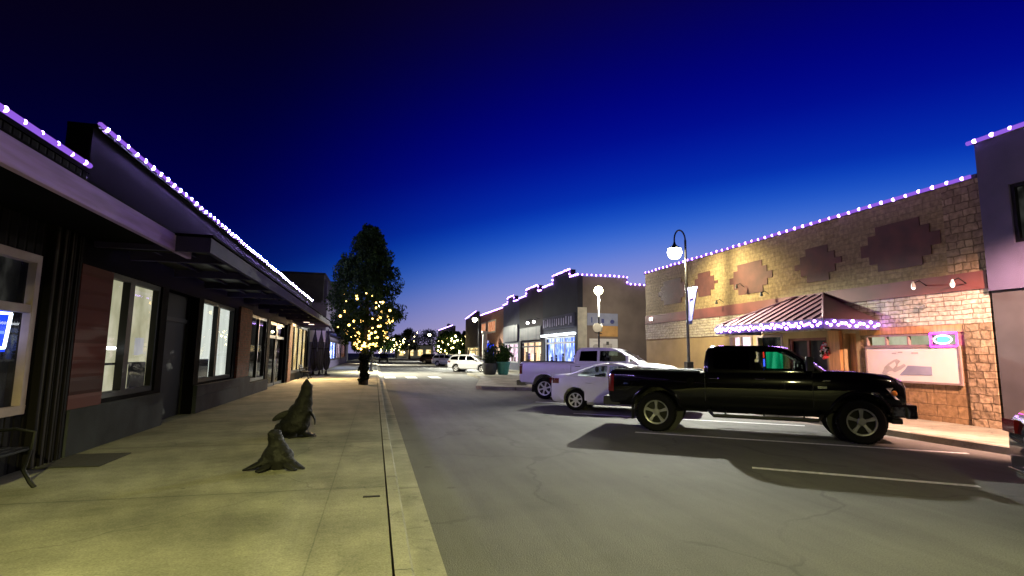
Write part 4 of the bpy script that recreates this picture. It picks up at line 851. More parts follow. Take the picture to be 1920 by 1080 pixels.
def vehicle(name, label, cat, loc, ang, sp, paint, group='parked cars'):
    t = thing(name, label, cat, loc, ang, group)
    st = sp['st']; r, wd = sp['r'], sp['wd']; pm = M[paint]
    b = MB(); b.loft([ring(*s) for s in st]); body = b.build('body', pm, t)
    cuts = []
    for ax in sp['axles']:
        for s in (-1, 1):
            c = MB(); c.lathe([(sp['arch'], s * 0.5), (sp['arch'], s * 1.3)], (ax, 0, r + sp.get('archz', 0.02)), 28, 'y'); cuts.append(c)
    if 'bed' in sp:
        x0, x1, wv, z0 = sp['bed']; c = MB(); c.box(x0, x1, -wv, wv, z0, 2.0); cuts.append(c)
    cut(body, cuts)
    for s in (-1, 1):   # arch liners
        for ax in sp['axles']:
            b = MB(); b.lathe([(sp['arch'] + .01, s * .5), (sp['arch'] + .01, s * .46), (0.02, s * .46)], (ax, 0, r + .02), 24, 'y'); b.build('arch_liner', M['trim_black'], t)
    body.data.polygons.foreach_set('use_smooth', [True] * len(body.data.polygons)); body.data.set_sharp_from_angle(angle=R(38))
    # cab shell, hollow with open windows
    cab = sp['cab']; prof = cab['prof']; rings = []
    def prism_cab(pts, din):
        m = MB(); n = len(pts)
        v = [(x, -(cabin_w(cab, z) - din), z) for x, z in pts] + [(x, cabin_w(cab, z) - din, z) for x, z in pts]
        m.add(v, [tuple(range(n)), tuple(range(2 * n - 1, n - 1, -1))] + [(i, n + i, n + (i + 1) % n, (i + 1) % n) for i in range(n)]); return m
    # densify so the curved tumblehome follows
    def dens(pts, k=4):
        q = []
        for i in range(len(pts)):
            a, c = pts[i], pts[(i + 1) % len(pts)]
            for j in range(k): q.append((a[0] + (c[0] - a[0]) * j / k, a[1] + (c[1] - a[1]) * j / k))
        return q
    zs = sorted({z for _, z in prof})
    cb = MB(); pc = cab['zs']          # stacked outline: (z, x_rear, x_front)
    def stack(din, dx, zlo=None, zhi=None):
        m = MB(); rr_ = []
        for z, xr, xf in pc:
            if zhi and z > zhi: continue
            zz_ = z
            wv = cabin_w(cab, z) - din; cr_ = 0.09
            rr_.append([(xr + dx, -wv + cr_, zz_), (xr + dx + cr_, -wv, zz_), (xf - dx - cr_ * 1.6, -wv, zz_), (xf - dx, -wv + cr_ * 2.2, zz_), (xf - dx, wv - cr_ * 2.2, zz_), (xf - dx - cr_ * 1.6, wv, zz_), (xr + dx + cr_, wv, zz_), (xr + dx, wv - cr_, zz_)])
        m.loft(rr_); return m
    cabo = stack(0, 0).build('cab', pm, t)
    inner = stack(0.06, 0.06, zhi=cab['zt'] - 0.05)
    cuts = [inner]
    for poly in cab['win']: c = MB(); c.prism(poly, 'y', -1.4, 1.4); cuts.append(c)
    zlo, zhi, wv = cab['wind']; xm = cab['xmid']; c = MB(); c.box(xm, 9, -wv, wv, zlo, zhi); cuts.append(c)
    zlo2, zhi2, wv2 = cab['rear']; c = MB(); c.box(-9, cab['xrear'], -wv2, wv2, zlo2, zhi2); cuts.append(c)
    cut(cabo, cuts)
    cabo.data.polygons.foreach_set('use_smooth', [True] * len(cabo.data.polygons)); cabo.data.set_sharp_from_angle(angle=R(30))
    def xat(z, k):
        for a, c in zip(pc, pc[1:]):
            if a[0] <= z <= c[0]: f = (z - a[0]) / max(1e-6, c[0] - a[0]); return a[k] + (c[k] - a[k]) * f
        return pc[-1][k]
    for i, poly in enumerate(cab['win']):
        for s in (-1, 1):
            b = MB(); v = [(x, s * (cabin_w(cab, z) - 0.02), z) for x, z in poly]; v2 = [(x, s * (cabin_w(cab, z) - 0.026), z) for x, z in poly]; n = len(poly)
            b.add(v + v2, [tuple(range(n)), tuple(range(2 * n - 1, n - 1, -1))] + [(k, n + k, n + (k + 1) % n, (k + 1) % n) for k in range(n)])
            b.build('window', M['tinted_glass' if i in cab['tint'] else 'car_glass'], t)
    def screen(nm, zlo, zhi, wv, k, sgn, gl):
        b = MB(); zz_ = [zlo + (zhi - zlo) * i / 5 for i in range(6)]
        fr = [[(xat(z, k) - sgn * .012, -wv, z), (xat(z, k) - sgn * .012, wv, z)] for z in zz_]; bk = [[(x - sgn * .006, y, z) for x, y, z in row] for row in fr]
        for i in range(5): b.add(fr[i] + fr[i + 1], [(0, 1, 3, 2)])
        b.build(nm, M[gl], t, 30)
    screen('windshield', zlo, zhi, wv, 2, 1, 'car_glass'); screen('rear_window', zlo2, zhi2, wv2, 1, -1, 'tinted_glass' if sp.get('tintrear', True) else 'car_glass')
    # seats
    for x in sp['seats']:
        for y in (-0.4, 0.4):
            b = MB(); zf = cab['zb'] - 0.42; b.box(x - .25, x + .28, y - .24, y + .24, zf - .1, zf + .08); b.obox((x - .3, y, zf + sp.get('hr', .82) - .49), (.14, .46, .66), Matrix.Rotation(R(-12), 3, 'Y')); se = b.build('seat', M['cabin'], t, bevel=0.03)
            b = MB(); b.lathe([(0.001, -.05), (.09, -.045), (.115, 0), (.09, .045), (.001, .05)], (x - .4, y, zf + sp.get('hr', .82)), 12, 'x'); b.build('headrest', M['seat_grey'], se, 50)
    xs = sp['seats'][-1] + .45
    b = MB(); b.tube([(xs + .05 * math.sin(a), 0.4 + .19 * math.cos(a), cab['zb'] - .05 + .19 * math.sin(a)) for a in [2 * PI * k / 16 for k in range(17)]], .016, 6); b.build('steering_wheel', M['cabin'], t)
    # wheels
    for ax in sp['axles']:
        for s in (-1, 1): make_wheel(t, ax, s * (sp['track'] - wd / 2), r, wd, sp['spokes'], sp['rim'], sp.get('rimmat', 'alloy'))
    b = MB(); b.box(sp['axles'][0] - .3, sp['axles'][1] + .3, -.45, .45, sp['under'] - .05, sp['under'] + .2)
    for ax in sp['axles']: b.tube([(ax, -.7, r), (ax, .7, r)], .06, 8)
    b.build('chassis', M['trim_black'], t)
    # doors, handles
    for s in (-1, 1):
        for (x0, x1, z0, z1) in sp['doors']:
            d = patch_side(st, s, x0, x1, z0, z1, 0.006).build('door', pm, t, 35)
            xh = x0 + .14; zh = z1 - sp.get('hdrop', .12); yh = side_y(st, xh, zh) + .02
            b = MB(); b.tube([(xh - .1, s * (yh - .01), zh), (xh - .07, s * (yh + .02), zh), (xh + .07, s * (yh + .02), zh), (xh + .1, s * (yh - .01), zh)], .015, 6); b.build('handle', M[sp.get('hmat', 'trim_black')], d)
        mx_, mz_, sz_ = sp['mirror']; yw = side_y(st, mx_, mz_ - .15)
        b = MB(); b.tube([(mx_, s * (yw - .12), mz_ - .1), (mx_, s * (yw + .05), mz_ - .02)], .03, 6)
        b.lathe([(.001, -.07), (sz_ * .8, -.05), (sz_, 0), (sz_ * .95, .04), (.001, .04)], (0, 0, 0), 14, 'x')
        n0 = 12
        o = MB(); o.tube([(mx_, s * (yw - .12), mz_ - .1), (mx_, s * (yw + .08), mz_)], .03, 6); o.obox((mx_, s * (yw + .1 + sz_ * .4), mz_), (sz_ * .9, .1 + sz_ * .9, sz_ * 2), None)
        o = o.build('mirror', M[sp.get('mmat', paint)], t, bevel=0.04)
    sp['detail'](t, st, pm, sp)
    return t
def boxy(nm, mat, t, *bx, bevel=0.015):
    b = MB()
    for q in bx: b.box(*q)
    return b.build(nm, M[mat], t, bevel=bevel)
def pickup_detail(t, st, pm, sp):
    xr, xf = st[0][0], st[-1][0]; lift = sp['lift']; tr = sp['trimmat']
    boxy('rear_bumper', tr, t, (xr - .14, xr - .0, -.92, .92, lift, lift + .2), (xr - .02, xr + .25, .80, .93, lift, lift + .2), (xr - .02, xr + .25, -.93, -.80, lift, lift + .2))
    boxy('front_bumper', sp['bumpmat'], t, (xf - .04, xf + .16, -.96, .96, lift - .02, lift + .26), (xf - .28, xf - .03, .86, .975, lift, lift + .24), (xf - .28, xf - .03, -.975, -.86, lift, lift + .24), bevel=.03)
    boxy('air_dam', 'trim_black', t, (xf - .25, xf - .06, -.8, .8, lift - .14, lift - .03))
    g = boxy('grille', 'trim_black', t, (xf - .03, xf + .03, -.58, .58, lift + .32, st[-1][2] - .06))
    b = MB()
    for k in range(3): b.box(xf + .03, xf + .05, -.56, .56, lift + .38 + k * .13, lift + .43 + k * .13)
    b.build('bar', M[sp['bumpmat']], g, bevel=.008)
    for s in (-1, 1):
        x0 = xf - .36; h0 = st[-1][2] - .36; h1 = st[-1][2] - .06
        b = MB(); b.add([(x0, s * (side_y(st, x0, h1 - .05) + .012), h1 - .04), (xf + .035, s * .60, h1 - .02), (xf + .035, s * .60, h0), (xf - .02, s * .86, h0), (x0 + .16, s * (side_y(st, x0 + .16, h0) + .012), h0 + .04), (xf - .01, s * .87, h1 - .02)], [(0, 5, 3, 4), (5, 1, 2, 3)]); hl = b.build('headlight', M['lamp_clear'], t)
        md = hl.modifiers.new('s', 'SOLIDIFY'); md.thickness = .02; md.offset = 1
        b = MB(); xx = x0 + .14; yy = side_y(st, xx, h1 - .12) + .03; b.ball((xx, s * yy, h1 - .14), .055, 10, 6); b.build('indicator', M['lamp_amber'], hl)
        b = patch_side(st, s, xr + .0, xr + .13, st[0][2] - .44, st[0][2] - .04, .012, 2, 3); b.box(xr - .02, xr + .02, min(s * .76, s * .90), max(s * .76, s * .90), st[0][2] - .44, st[0][2] - .05); b.build('taillight', M['tail_red'], t)
        b = MB(); yb = side_y(st, 2, st[2][1] + .1)
        b.tube([(sp['step'][0], s * (yb - .14), lift - .03), (sp['step'][0] + .1, s * (yb + .02), lift - .13), (sp['step'][1] - .1, s * (yb + .02), lift - .13), (sp['step'][1], s * (yb - .14), lift - .03)], .04, 8)
        for k in range(3): xx = sp['step'][0] + .35 + k * (sp['step'][1] - sp['step'][0] - .7) / 2; b.tube([(xx, s * (yb - .35), lift + .05), (xx, s * (yb), lift - .12)], .02, 6)
        b.build('running_board', M[sp['stepmat']], t)
        for ax in sp['axles']:
            b = MB(); n = 18; rr = sp['arch']; zc = sp['r'] + sp.get('archz', .02)
            pts = []
            for k in range(n + 1):
                a = R(-12) + R(204) * k / n; x = ax + rr * math.cos(a); z = zc + rr * math.sin(a)
                if z < st[2][1] + .02: continue
                pts.append((x, s * (side_y(st, x, min(z, 1.3)) - .005), z))
            b.tube(pts, .035, 6); b.build('wheel_arch_trim', M[sp.get('flaremat', 'trim_black')] if sp.get('flaremat') else pm, t, 60)
        # mud flap, fuel cap, badge
        boxy('mud_flap', 'trim_black', t, (sp['axles'][0] - sp['arch'] - .01, sp['axles'][0] - sp['arch'] + .005, min(s * .6, s * .92), max(s * .6, s * .92), .25, .62), bevel=0)
    b = MB(); b.box(xr - .012, xr - .002, -.74, .74, st[0][1] + .28, st[0][2] - .03); b.build('tailgate', pm, t, bevel=.01)
    for s in (-1, 1):
        xb = sp['axles'][1] - sp['arch'] - .12
        b = MB(); b.box(xb - .09, xb + .09, min(s * .9, s * (side_y(st, xb, 1.12) + .014)), max(s * .9, s * (side_y(st, xb, 1.12) + .014)), 1.09, 1.15); b.build('badge', M['chrome'], t, bevel=.006)
        b = MB(); b.box(xb + .02, xb + .16, min(s * .9, s * (side_y(st, xb, 1.26) + .012)), max(s * .9, s * (side_y(st, xb, 1.26) + .012)), 1.25, 1.275); b.build('badge', M['chrome'], t)
        b = MB(); b.lathe([(.001, s * .01), (.085, s * .01), (.09, 0)], (.78, s * (side_y(st, .78, 1.16) + .002), 1.16), 18, 'y'); b.build('fuel_cap', pm, t)
        b = MB(); b.tube([(1.09, s * (side_y(st, 1.09, z) + .004), z) for z in (.6, .8, 1.0, 1.2, 1.34)], .008, 5); b.build('panel_gap', M['trim_black'], t)
        b = MB(); b.tube([(st[4][0] + .18, s * (side_y(st, st[4][0] + .18, z) + .004), z) for z in (.62, .8, 1.0, 1.2, 1.38)], .008, 5); b.build('panel_gap', M['trim_black'], t)
    x0, x1, wv, z0 = sp['bed']
    boxy('bed_rail', 'trim_black', t, (x0, x1, -wv - .09, -wv + .02, st[1][2] - .005, st[1][2] + .025), (x0, x1, wv - .02, wv + .09, st[1][2] - .005, st[1][2] + .025), bevel=.008)
    boxy('antenna_base', 'trim_black', t, (3.35, 3.4, -.7, -.65, st[5][2] - .02, st[5][2] + .02))
def car_detail(t, st, pm, sp):
    xr, xf = st[0][0], st[-1][0]
    for s in (-1, 1):
        zt = sp['tailz']; b = patch_side(st, s, xr + .0, xr + .30, zt - .07, zt + .09, .012, 4, 3); b.box(xr - .03, xr + .03, min(s * .48, s * .80), max(s * .48, s * .80), zt - .07, zt + .09); b.build('taillight', M['tail_red'], t)
        b = patch_side(st, s, xf - .34, xf - .02, sp['headz'] - .07, sp['headz'] + .06, .012, 4, 3); b.build('headlight', M['lamp_clear'], t)
    boxy('number_plate', 'sign_white', t, (xr - .035, xr - .02, -.26, .26, sp['tailz'] - .22, sp['tailz'] - .09), bevel=.004)
    boxy('bumper_trim', 'chrome', t, (xr - .05, xr - .01, -.7, .7, sp['under'] + .1, sp['under'] + .14), bevel=.01)
    boxy('grille', 'trim_black', t, (xf - .02, xf + .02, -.5, .5, sp['headz'] - .2, sp['headz']))
    if 'rack' in sp:
        for s in (-1, 1): b = MB(); b.tube([(sp['rack'][0], s * .55, sp['rack'][2]), (sp['rack'][1], s * .55, sp['rack'][2])], .02, 6); b.build('roof_rail', M['trim_black'], t)
BLACK = dict(
    st=[(-1.10, .60, 1.33, .95, .88), (-1.03, .56, 1.39, .995, .95), (1.02, .55, 1.39, 1.01, .96), (1.10, .55, 1.40, 1.01, .95), (3.05, .55, 1.42, 1.01, .95), (3.48, .55, 1.46, 1.01, .93), (4.10, .55, 1.45, 1.01, .92), (4.60, .58, 1.40, .985, .88), (4.84, .60, 1.30, .94, .84), (4.88, .62, 1.24, .90, .82)],
    r=.44, wd=.30, arch=.56, archz=.05, axles=(0, 4.08), track=.98, spokes=5, rim=.275, under=.5, lift=.56,
    bed=(-.98, .98, .80, 1.12), step=(1.15, 3.40), trimmat='trim_black', bumpmat='paint_black', stepmat='trim_black', rimmat='alloy_dark',
    cab=dict(zb=1.38, zt=1.98, wb=.94, wt=.76, prof=[], zs=[(1.28, 1.06, 3.68), (1.40, 1.07, 3.60), (1.62, 1.08, 3.33), (1.84, 1.12, 3.03), (1.93, 1.17, 2.86), (1.97, 1.26, 2.68), (1.985, 1.45, 2.5)],
        win=[[(1.28, 1.46), (1.28, 1.84), (2.02, 1.86), (2.02, 1.46)], [(2.14, 1.46), (2.14, 1.865), (2.72, 1.86), (2.92, 1.78), (3.28, 1.50), (3.28, 1.46)]], tint=(0,), wind=(1.50, 1.89, .68), xmid=2.75, rear=(1.50, 1.86, .62), xrear=1.5),
    seats=(1.55, 2.55), doors=[(1.14, 2.06, .62, 1.37), (2.08, 3.22, .62, 1.38)], mirror=(3.18, 1.60, .15), detail=pickup_detail, mmat='trim_black', hmat='chrome')
import copy
ANG = math.atan2(HY, HX)
def centre(a, off): return (a[0] + LX * off, a[1] + LY * off, 0)
vehicle('pickup_truck', 'lifted black crew cab pickup parked nearest before the tavern awning', 'pickup', centre((6.44, 11.50), .86), ANG, BLACK, 'paint_black')
WHITE = copy.deepcopy(BLACK)
WHITE['st'] = [(-1.06, .62, 1.40, .95, .88), (-.98, .56, 1.45, .995, .95), (1.10, .54, 1.45, 1.01, .96), (1.16, .54, 1.45, 1.01, .95), (3.3, .54, 1.45, 1.01, .95), (3.66, .55, 1.47, 1.01, .93), (4.20, .56, 1.44, 1.01, .92), (4.75, .58, 1.36, .985, .88), (4.98, .60, 1.24, .94, .84), (5.02, .62, 1.16, .90, .82)]
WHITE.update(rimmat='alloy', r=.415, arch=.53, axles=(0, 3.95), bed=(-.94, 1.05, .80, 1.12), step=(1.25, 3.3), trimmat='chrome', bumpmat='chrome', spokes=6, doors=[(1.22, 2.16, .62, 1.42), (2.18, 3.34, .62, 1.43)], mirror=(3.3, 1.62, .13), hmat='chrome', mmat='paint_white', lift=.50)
WHITE['cab'] = dict(zb=1.43, zt=2.03, wb=.94, wt=.76, prof=[], zs=[(1.32, 1.14, 3.95), (1.46, 1.16, 3.80), (1.66, 1.19, 3.50), (1.88, 1.26, 3.15), (1.97, 1.33, 2.95), (2.015, 1.44, 2.76), (2.03, 1.62, 2.55)],
    win=[[(1.40, 1.51), (1.44, 1.89), (2.10, 1.91), (2.10, 1.51)], [(2.2, 1.51), (2.2, 1.91), (2.78, 1.91), (3.02, 1.83), (3.42, 1.56), (3.42, 1.51)]], tint=(0, ), wind=(1.56, 1.93, .68), xmid=2.85, rear=(1.55, 1.9, .62), xrear=1.6)
WHITE['seats'] = (1.7, 2.65)
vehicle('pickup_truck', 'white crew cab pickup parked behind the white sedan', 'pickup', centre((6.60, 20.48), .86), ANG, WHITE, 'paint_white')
SEDAN = dict(
    st=[(-.84, .34, .86, .74, .66), (-.80, .28, 1.02, .82, .72), (-.70, .24, 1.10, .86, .74), (-.35, .20, 1.13, .895, .78), (.6, .19, 1.05, .905, .82), (1.8, .19, 1.02, .905, .82), (2.55, .19, 1.00, .90, .80), (3.15, .20, .90, .88, .74), (3.50, .24, .80, .80, .66), (3.62, .30, .70, .70, .58)],
    r=.325, wd=.22, arch=.385, axles=(0, 2.75), track=.88, spokes=7, rim=.225, under=.26,
    cab=dict(zb=1.0, zt=1.49, wb=.83, wt=.62, prof=[], zs=[(.92, -.50, 2.70), (1.06, -.36, 2.50), (1.22, .02, 2.18), (1.36, .38, 1.88), (1.44, .62, 1.66), (1.48, .85, 1.40), (1.495, 1.05, 1.2)],
        win=[[(.02, 1.08), (.28, 1.24), (.55, 1.38), (.98, 1.41), (.98, 1.06)], [(1.06, 1.06), (1.06, 1.41), (1.52, 1.39), (1.80, 1.27), (2.06, 1.09), (2.06, 1.06)]], tint=(), wind=(1.09, 1.40, .58), xmid=1.45, rear=(1.12, 1.38, .55), xrear=.75),
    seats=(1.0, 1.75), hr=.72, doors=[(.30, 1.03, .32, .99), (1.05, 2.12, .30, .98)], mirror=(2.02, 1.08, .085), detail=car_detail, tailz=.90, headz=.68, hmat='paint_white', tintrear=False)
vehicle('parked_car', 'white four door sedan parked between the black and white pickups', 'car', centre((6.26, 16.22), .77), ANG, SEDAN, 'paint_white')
DARKCAR = copy.deepcopy(SEDAN); DARKCAR['hmat'] = 'paint_black'
vehicle('parked_car', 'dark sedan cut off at the right edge of the photo', 'car', (8.1, 4.1, 0), ANG, DARKCAR, 'paint_navy')
SUV = dict(
    st=[(-.95, .42, 1.05, .86, .76), (-.90, .34, 1.12, .90, .80), (.2, .28, 1.12, .93, .84), (1.9, .27, 1.10, .93, .84), (2.6, .28, 1.08, .925, .82), (3.2, .30, 1.00, .90, .76), (3.55, .34, .88, .84, .68), (3.65, .40, .78, .74, .6)],
    r=.36, wd=.23, arch=.43, axles=(0, 2.75), track=.91, spokes=5, rim=.24, under=.34,
    cab=dict(zb=1.06, zt=1.68, wb=.86, wt=.68, prof=[], zs=[(.98, -.92, 2.80), (1.12, -.90, 2.62), (1.30, -.82, 2.30), (1.52, -.66, 1.92), (1.62, -.52, 1.70), (1.67, -.35, 1.5), (1.685, -.2, 1.3)],
        win=[[(-.68, 1.16), (-.58, 1.46), (.2, 1.55), (.2, 1.14)], [(.28, 1.14), (.28, 1.55), (1.0, 1.56), (1.0, 1.13)], [(1.08, 1.13), (1.08, 1.56), (1.5, 1.54), (1.8, 1.4), (2.2, 1.16), (2.2, 1.13)]], tint=(0, 1), wind=(1.16, 1.56, .62), xmid=1.4, rear=(1.16, 1.52, .6), xrear=-.4),
    seats=(.6, 1.5), doors=[(.26, 1.04, .4, 1.06), (1.06, 2.2, .38, 1.06)], mirror=(2.1, 1.18, .09), detail=car_detail, tailz=.98, headz=.80, rack=(-.3, 1.2, 1.70), hmat='chrome')
vehicle('parked_car', 'white SUV parked farther down beside the dark round planter', 'car', centre((7.75, 52.3), .8), ANG, SUV, 'paint_silver')
SUV2 = copy.deepcopy(SUV)
vehicle('parked_car', 'small white SUV parked beyond the other white SUV', 'car', centre((8.6, 76.0), .8), ANG, SUV2, 'paint_silver')
SUV3 = copy.deepcopy(SUV)
vehicle('parked_car', 'dark maroon SUV at the far end of the parked row', 'car', centre((8.2, 92.0), .8), ANG, SUV3, 'paint_maroon')
vehicle('parked_car', 'far dark car by the left kerb behind the tree trunk', 'car', (1.75, 112, 0), R(-90), copy.deepcopy(SUV), 'paint_black')
# ------------------------------------------------------------------ sculptures
def meta(name, chains, mat, parent):
    """one smooth body grown over chains of (x, y, z, radius)"""
    mb = bpy.data.metaballs.new(name + 'grow'); ob = bpy.data.objects.new(name + 'grow', mb); C.objects.link(ob); mb.resolution = 0.028; mb.threshold = 0.6
    for ch in chains:
        for a, c in zip(ch, ch[1:]):
            n = max(2, int((Vector(a[:3]) - Vector(c[:3])).length / (0.4 * min(a[3], c[3]))))
            for k in range(n):
                f = k / (n - 1); e = mb.elements.new(); e.co = [a[i] + (c[i] - a[i]) * f for i in range(3)]; e.radius = (a[3] + (c[3] - a[3]) * f) * 1.12; e.stiffness = 6
    bpy.context.view_layer.update(); dg = bpy.context.evaluated_depsgraph_get(); me = bpy.data.meshes.new_from_object(ob.evaluated_get(dg)); bpy.data.objects.remove(ob); bpy.data.metaballs.remove(mb)
    o = bpy.data.objects.new(name, me); C.objects.link(o); me.materials.clear(); me.materials.append(M[mat]); o.parent = parent
    from mathutils import noise as mn
    for v in me.vertices: v.co = v.co + v.normal * (0.022 * mn.noise(v.co * 9) + 0.012 * mn.noise(v.co * 23))
    me.polygons.foreach_set('use_smooth', [True] * len(me.polygons)); return o
def blade(name, pts, mat, parent, up=(0, 0, 1)):
    """a flat tapering flipper along (x, y, z, half width, half thickness)"""
    rings = []; P_ = [Vector(p[:3]) for p in pts]
    for i, p in enumerate(pts):
        d = (P_[min(i + 1, len(P_) - 1)] - P_[max(i - 1, 0)]).normalized(); u = d.cross(Vector(up)).normalized(); v = u.cross(d)
        rings.append([P_[i] + u * p[3] * math.cos(a) + v * p[4] * math.sin(a) for a in [2 * PI * k / 12 for k in range(12)]])
    b = MB(); b.loft(rings); o = b.build(name, M[mat], parent, 70); s = o.modifiers.new('s', 'SUBSURF'); s.levels = s.render_levels = 1; return o
t = thing('sculpture', 'tall dark bronze sea lion sculpture with its nose raised to the sky', 'sculpture', (-1.30, 11.1, 0.15))
meta('body', [
    [(-.10, 0, .22, .29), (-.04, 0, .42, .24), (.02, 0, .62, .18), (.05, -.01, .78, .13), (.06, -.02, .88, .115)],
    [(.06, -.02, .88, .115), (.055, -.05, .96, .07), (.05, -.06, 1.03, .04)],
    [(-.14, .02, .2, .26), (-.32, .05, .12, .16), (-.46, .07, .07, .09)]], 'bronze', t)
blade('flipper', [(.12, -.08, .46, .05, .035), (.22, -.12, .38, .085, .025), (.26, -.14, .28, .075, .018), (.25, -.15, .2, .03, .01)], 'bronze', t, (1, 0, 0))
blade('flipper', [(-.18, -.05, .45, .05, .04), (-.32, -.09, .40, .075, .025), (-.44, -.11, .34, .055, .016), (-.51, -.12, .29, .02, .008)], 'bronze', t, (0, 1, 0))
blade('tail_flipper', [(.06, -.2, .06, .06, .05), (.15, -.27, .04, .09, .03), (.25, -.31, .03, .09, .018), (.31, -.33, .02, .04, .01)], 'bronze', t)
blade('tail_flipper', [(-.08, -.22, .06, .06, .05), (-.10, -.31, .04, .09, .03), (-.13, -.4, .03, .08, .018), (-.14, -.45, .02, .03, .01)], 'bronze', t)
b = MB(); b.lathe([(.34, 0), (.34, .012), (.31, .02)], (-.08, 0, 0), 24); b.build('base_plate', M['iron'], t)
t = thing('sculpture', 'low dark bronze sea lion sculpture with splayed flippers in front', 'sculpture', (-1.22, 8.0, 0.15)); t.scale = (1.0, 1.0, 0.93)
meta('body', [
    [(0, .05, .13, .20), (-.01, .03, .25, .165), (-.03, .02, .38, .115), (-.05, .0, .47, .10), (-.075, -.05, .50, .075), (-.10, -.1, .51, .045)],
    [(0, .05, .15, .22), (.02, .22, .12, .17), (.04, .38, .08, .11), (.05, .5, .05, .06)],
    [(-.08, .0, .16, .14), (-.18, -.03, .10, .09)], [(.08, .0, .16, .14), (.17, -.04, .10, .09)]], 'bronze', t)
blade('flipper', [(-.12, -.02, .13, .07, .06), (-.24, -.05, .08, .10, .04), (-.34, -.07, .035, .09, .022), (-.42, -.08, .015, .03, .01)], 'bronze', t)
blade('flipper', [(.13, -.03, .13, .07, .06), (.22, -.07, .08, .10, .04), (.30, -.1, .035, .09, .022), (.38, -.12, .015, .03, .01)], 'bronze', t)
blade('flipper', [(-.06, -.10, .1, .05, .05), (-.14, -.2, .05, .08, .03), (-.22, -.26, .02, .05, .012)], 'bronze', t)
blade('flipper', [(.1, -.10, .1, .05, .05), (.19, -.18, .05, .08, .03), (.28, -.22, .02, .05, .012)], 'bronze', t)
# ------------------------------------------------------------------ trees
def crown(name, mats, parent, pts_fn, n, size, seed, light_share=0.3):
    rd = random.Random(seed); b = MB()
    for k in range(n):
        p = pts_fn(rd)
        if p is None: continue
        nrm = Vector((rd.gauss(0, 1), rd.gauss(0, 1), rd.gauss(0, 1) + .4)).normalized(); u = nrm.orthogonal().normalized(); u.rotate(Matrix.Rotation(rd.uniform(0, 6.28), 3, nrm)); v = nrm.cross(u)
        s = size * rd.uniform(.6, 1.4); q = Vector(p)
        b.add([q - u * s, q - v * s * .45 + nrm * s * .12, q + u * s, q + v * s * .45 + nrm * s * .12], [(0, 1, 2, 3)], 1 if rd.random() < light_share else 0)
    me = bpy.data.meshes.new(name); me.from_pydata(b.v, [], b.f)
    for m in mats: me.materials.append(M[m])
    me.polygons.foreach_set('material_index', b.m); o = bpy.data.objects.new(name, me); C.objects.link(o); o.parent = parent; return o
def clumps(rd, prof, h0, h1, n):
    out_ = []
    for k in range(n):
        f = rd.random() ** 0.85; z = h0 + (h1 - h0) * f
        i = 0
        while i < len(prof) - 2 and prof[i + 1][0] < f: i += 1
        a, c = prof[i], prof[i + 1]; rr = a[1] + (c[1] - a[1]) * (f - a[0]) / (c[0] - a[0])
        an = rd.uniform(0, 2 * PI); q = rr * math.sqrt(rd.uniform(.15, 1.0)); out_.append((q * math.cos(an), q * math.sin(an), z, rd.uniform(.28, .55) * (.5 + .5 * rr / 1.8)))
    return out_
def leafy(cl):
    def fn(rd):
        x, y, z, r = rd.choice(cl); d = Vector((rd.gauss(0, 1), rd.gauss(0, 1), rd.gauss(0, .8))).normalized() * r * rd.uniform(.45, 1.0) ** .6
        return (x + d.x, y + d.y, z + d.z)
    return fn
rd = random.Random(11)
t = thing('street_tree', 'tall dark pear shaped street tree wrapped in warm lights on the left sidewalk', 'tree', (-0.5, 28.0, 0.15))
prof = [(0, .4), (.12, 1.2), (.3, 1.72), (.48, 1.62), (.68, 1.28), (.84, .8), (1, .25)]
b = MB(); b.tube([(0, 0, 0), (.02, 0, .5), (-.02, .02, 1.4), (.05, 0, 3), (-.02, .03, 5), (0, 0, 7.4)], [.24, .19, .17, .13, .08, .02], 12)
for k in range(16):
    z = rd.uniform(1.5, 6); a = rd.uniform(0, 6.28); L = rd.uniform(.7, 1.3) * (1.2 - z / 9); b.tube([(0, 0, z), (L * .5 * math.cos(a), L * .5 * math.sin(a), z + L * .6), (L * math.cos(a), L * math.sin(a), z + L * 1.3)], [.05, .03, .012], 6)
b.build('trunk', M['bark'], t, 50)
cl = clumps(rd, prof, 1.7, 7.9, 270)
crown('crown', ('leaf', 'leaf_light'), t, leafy(cl), 34000, .078, 3, .22)
ls = thing('light_string', 'warm white fairy lights scattered through the lower crown of the tall street tree', 'string lights', (-0.5, 28.0, 0.15))
bm_ = MB(); bm_.ball((0, 0, 0), .06, 8, 6); bme = bm_.mesh('bulb', [M['warm_bulb']], 60); bm2 = MB(); bm2.ball((0, 0, 0), .038, 8, 6); bme2 = bm2.mesh('bulb', [M['warm_bulb']], 60)
pts = []
for k in range(98):
    f = abs(rd.gauss(0, .25)); z = 1.75 + min(.75, f) * 6.0; ff_ = (z - 1.7) / 6.3; i = 0
    while i < len(prof) - 2 and prof[i + 1][0] < ff_: i += 1
    a, c = prof[i], prof[i + 1]; rr = (a[1] + (c[1] - a[1]) * (ff_ - a[0]) / (c[0] - a[0])) * rd.uniform(.55, 1.06); an = rd.uniform(PI * .95, PI * 2.05) if rd.random() < .8 else rd.uniform(0, 6.28)
    pts.append((rr * math.cos(an), rr * math.sin(an), z))
for p in pts: o = bpy.data.objects.new('bulb', bme if rd.random() < .55 else bme2); C.objects.link(o); o.parent = ls; o.location = p
pts.sort(key=lambda p: p[2]); b = MB(); b.tube([(0.3 * math.cos(k * .9), .3 * math.sin(k * .9), .2 + k * .12) for k in range(22)] + [], .008, 4); b.build('wire', M['trim_black'], ls)
t = thing('shrub', 'dark upright shrub around the foot of the lit street tree', 'shrub', (-0.5, 27.8, 0.15))
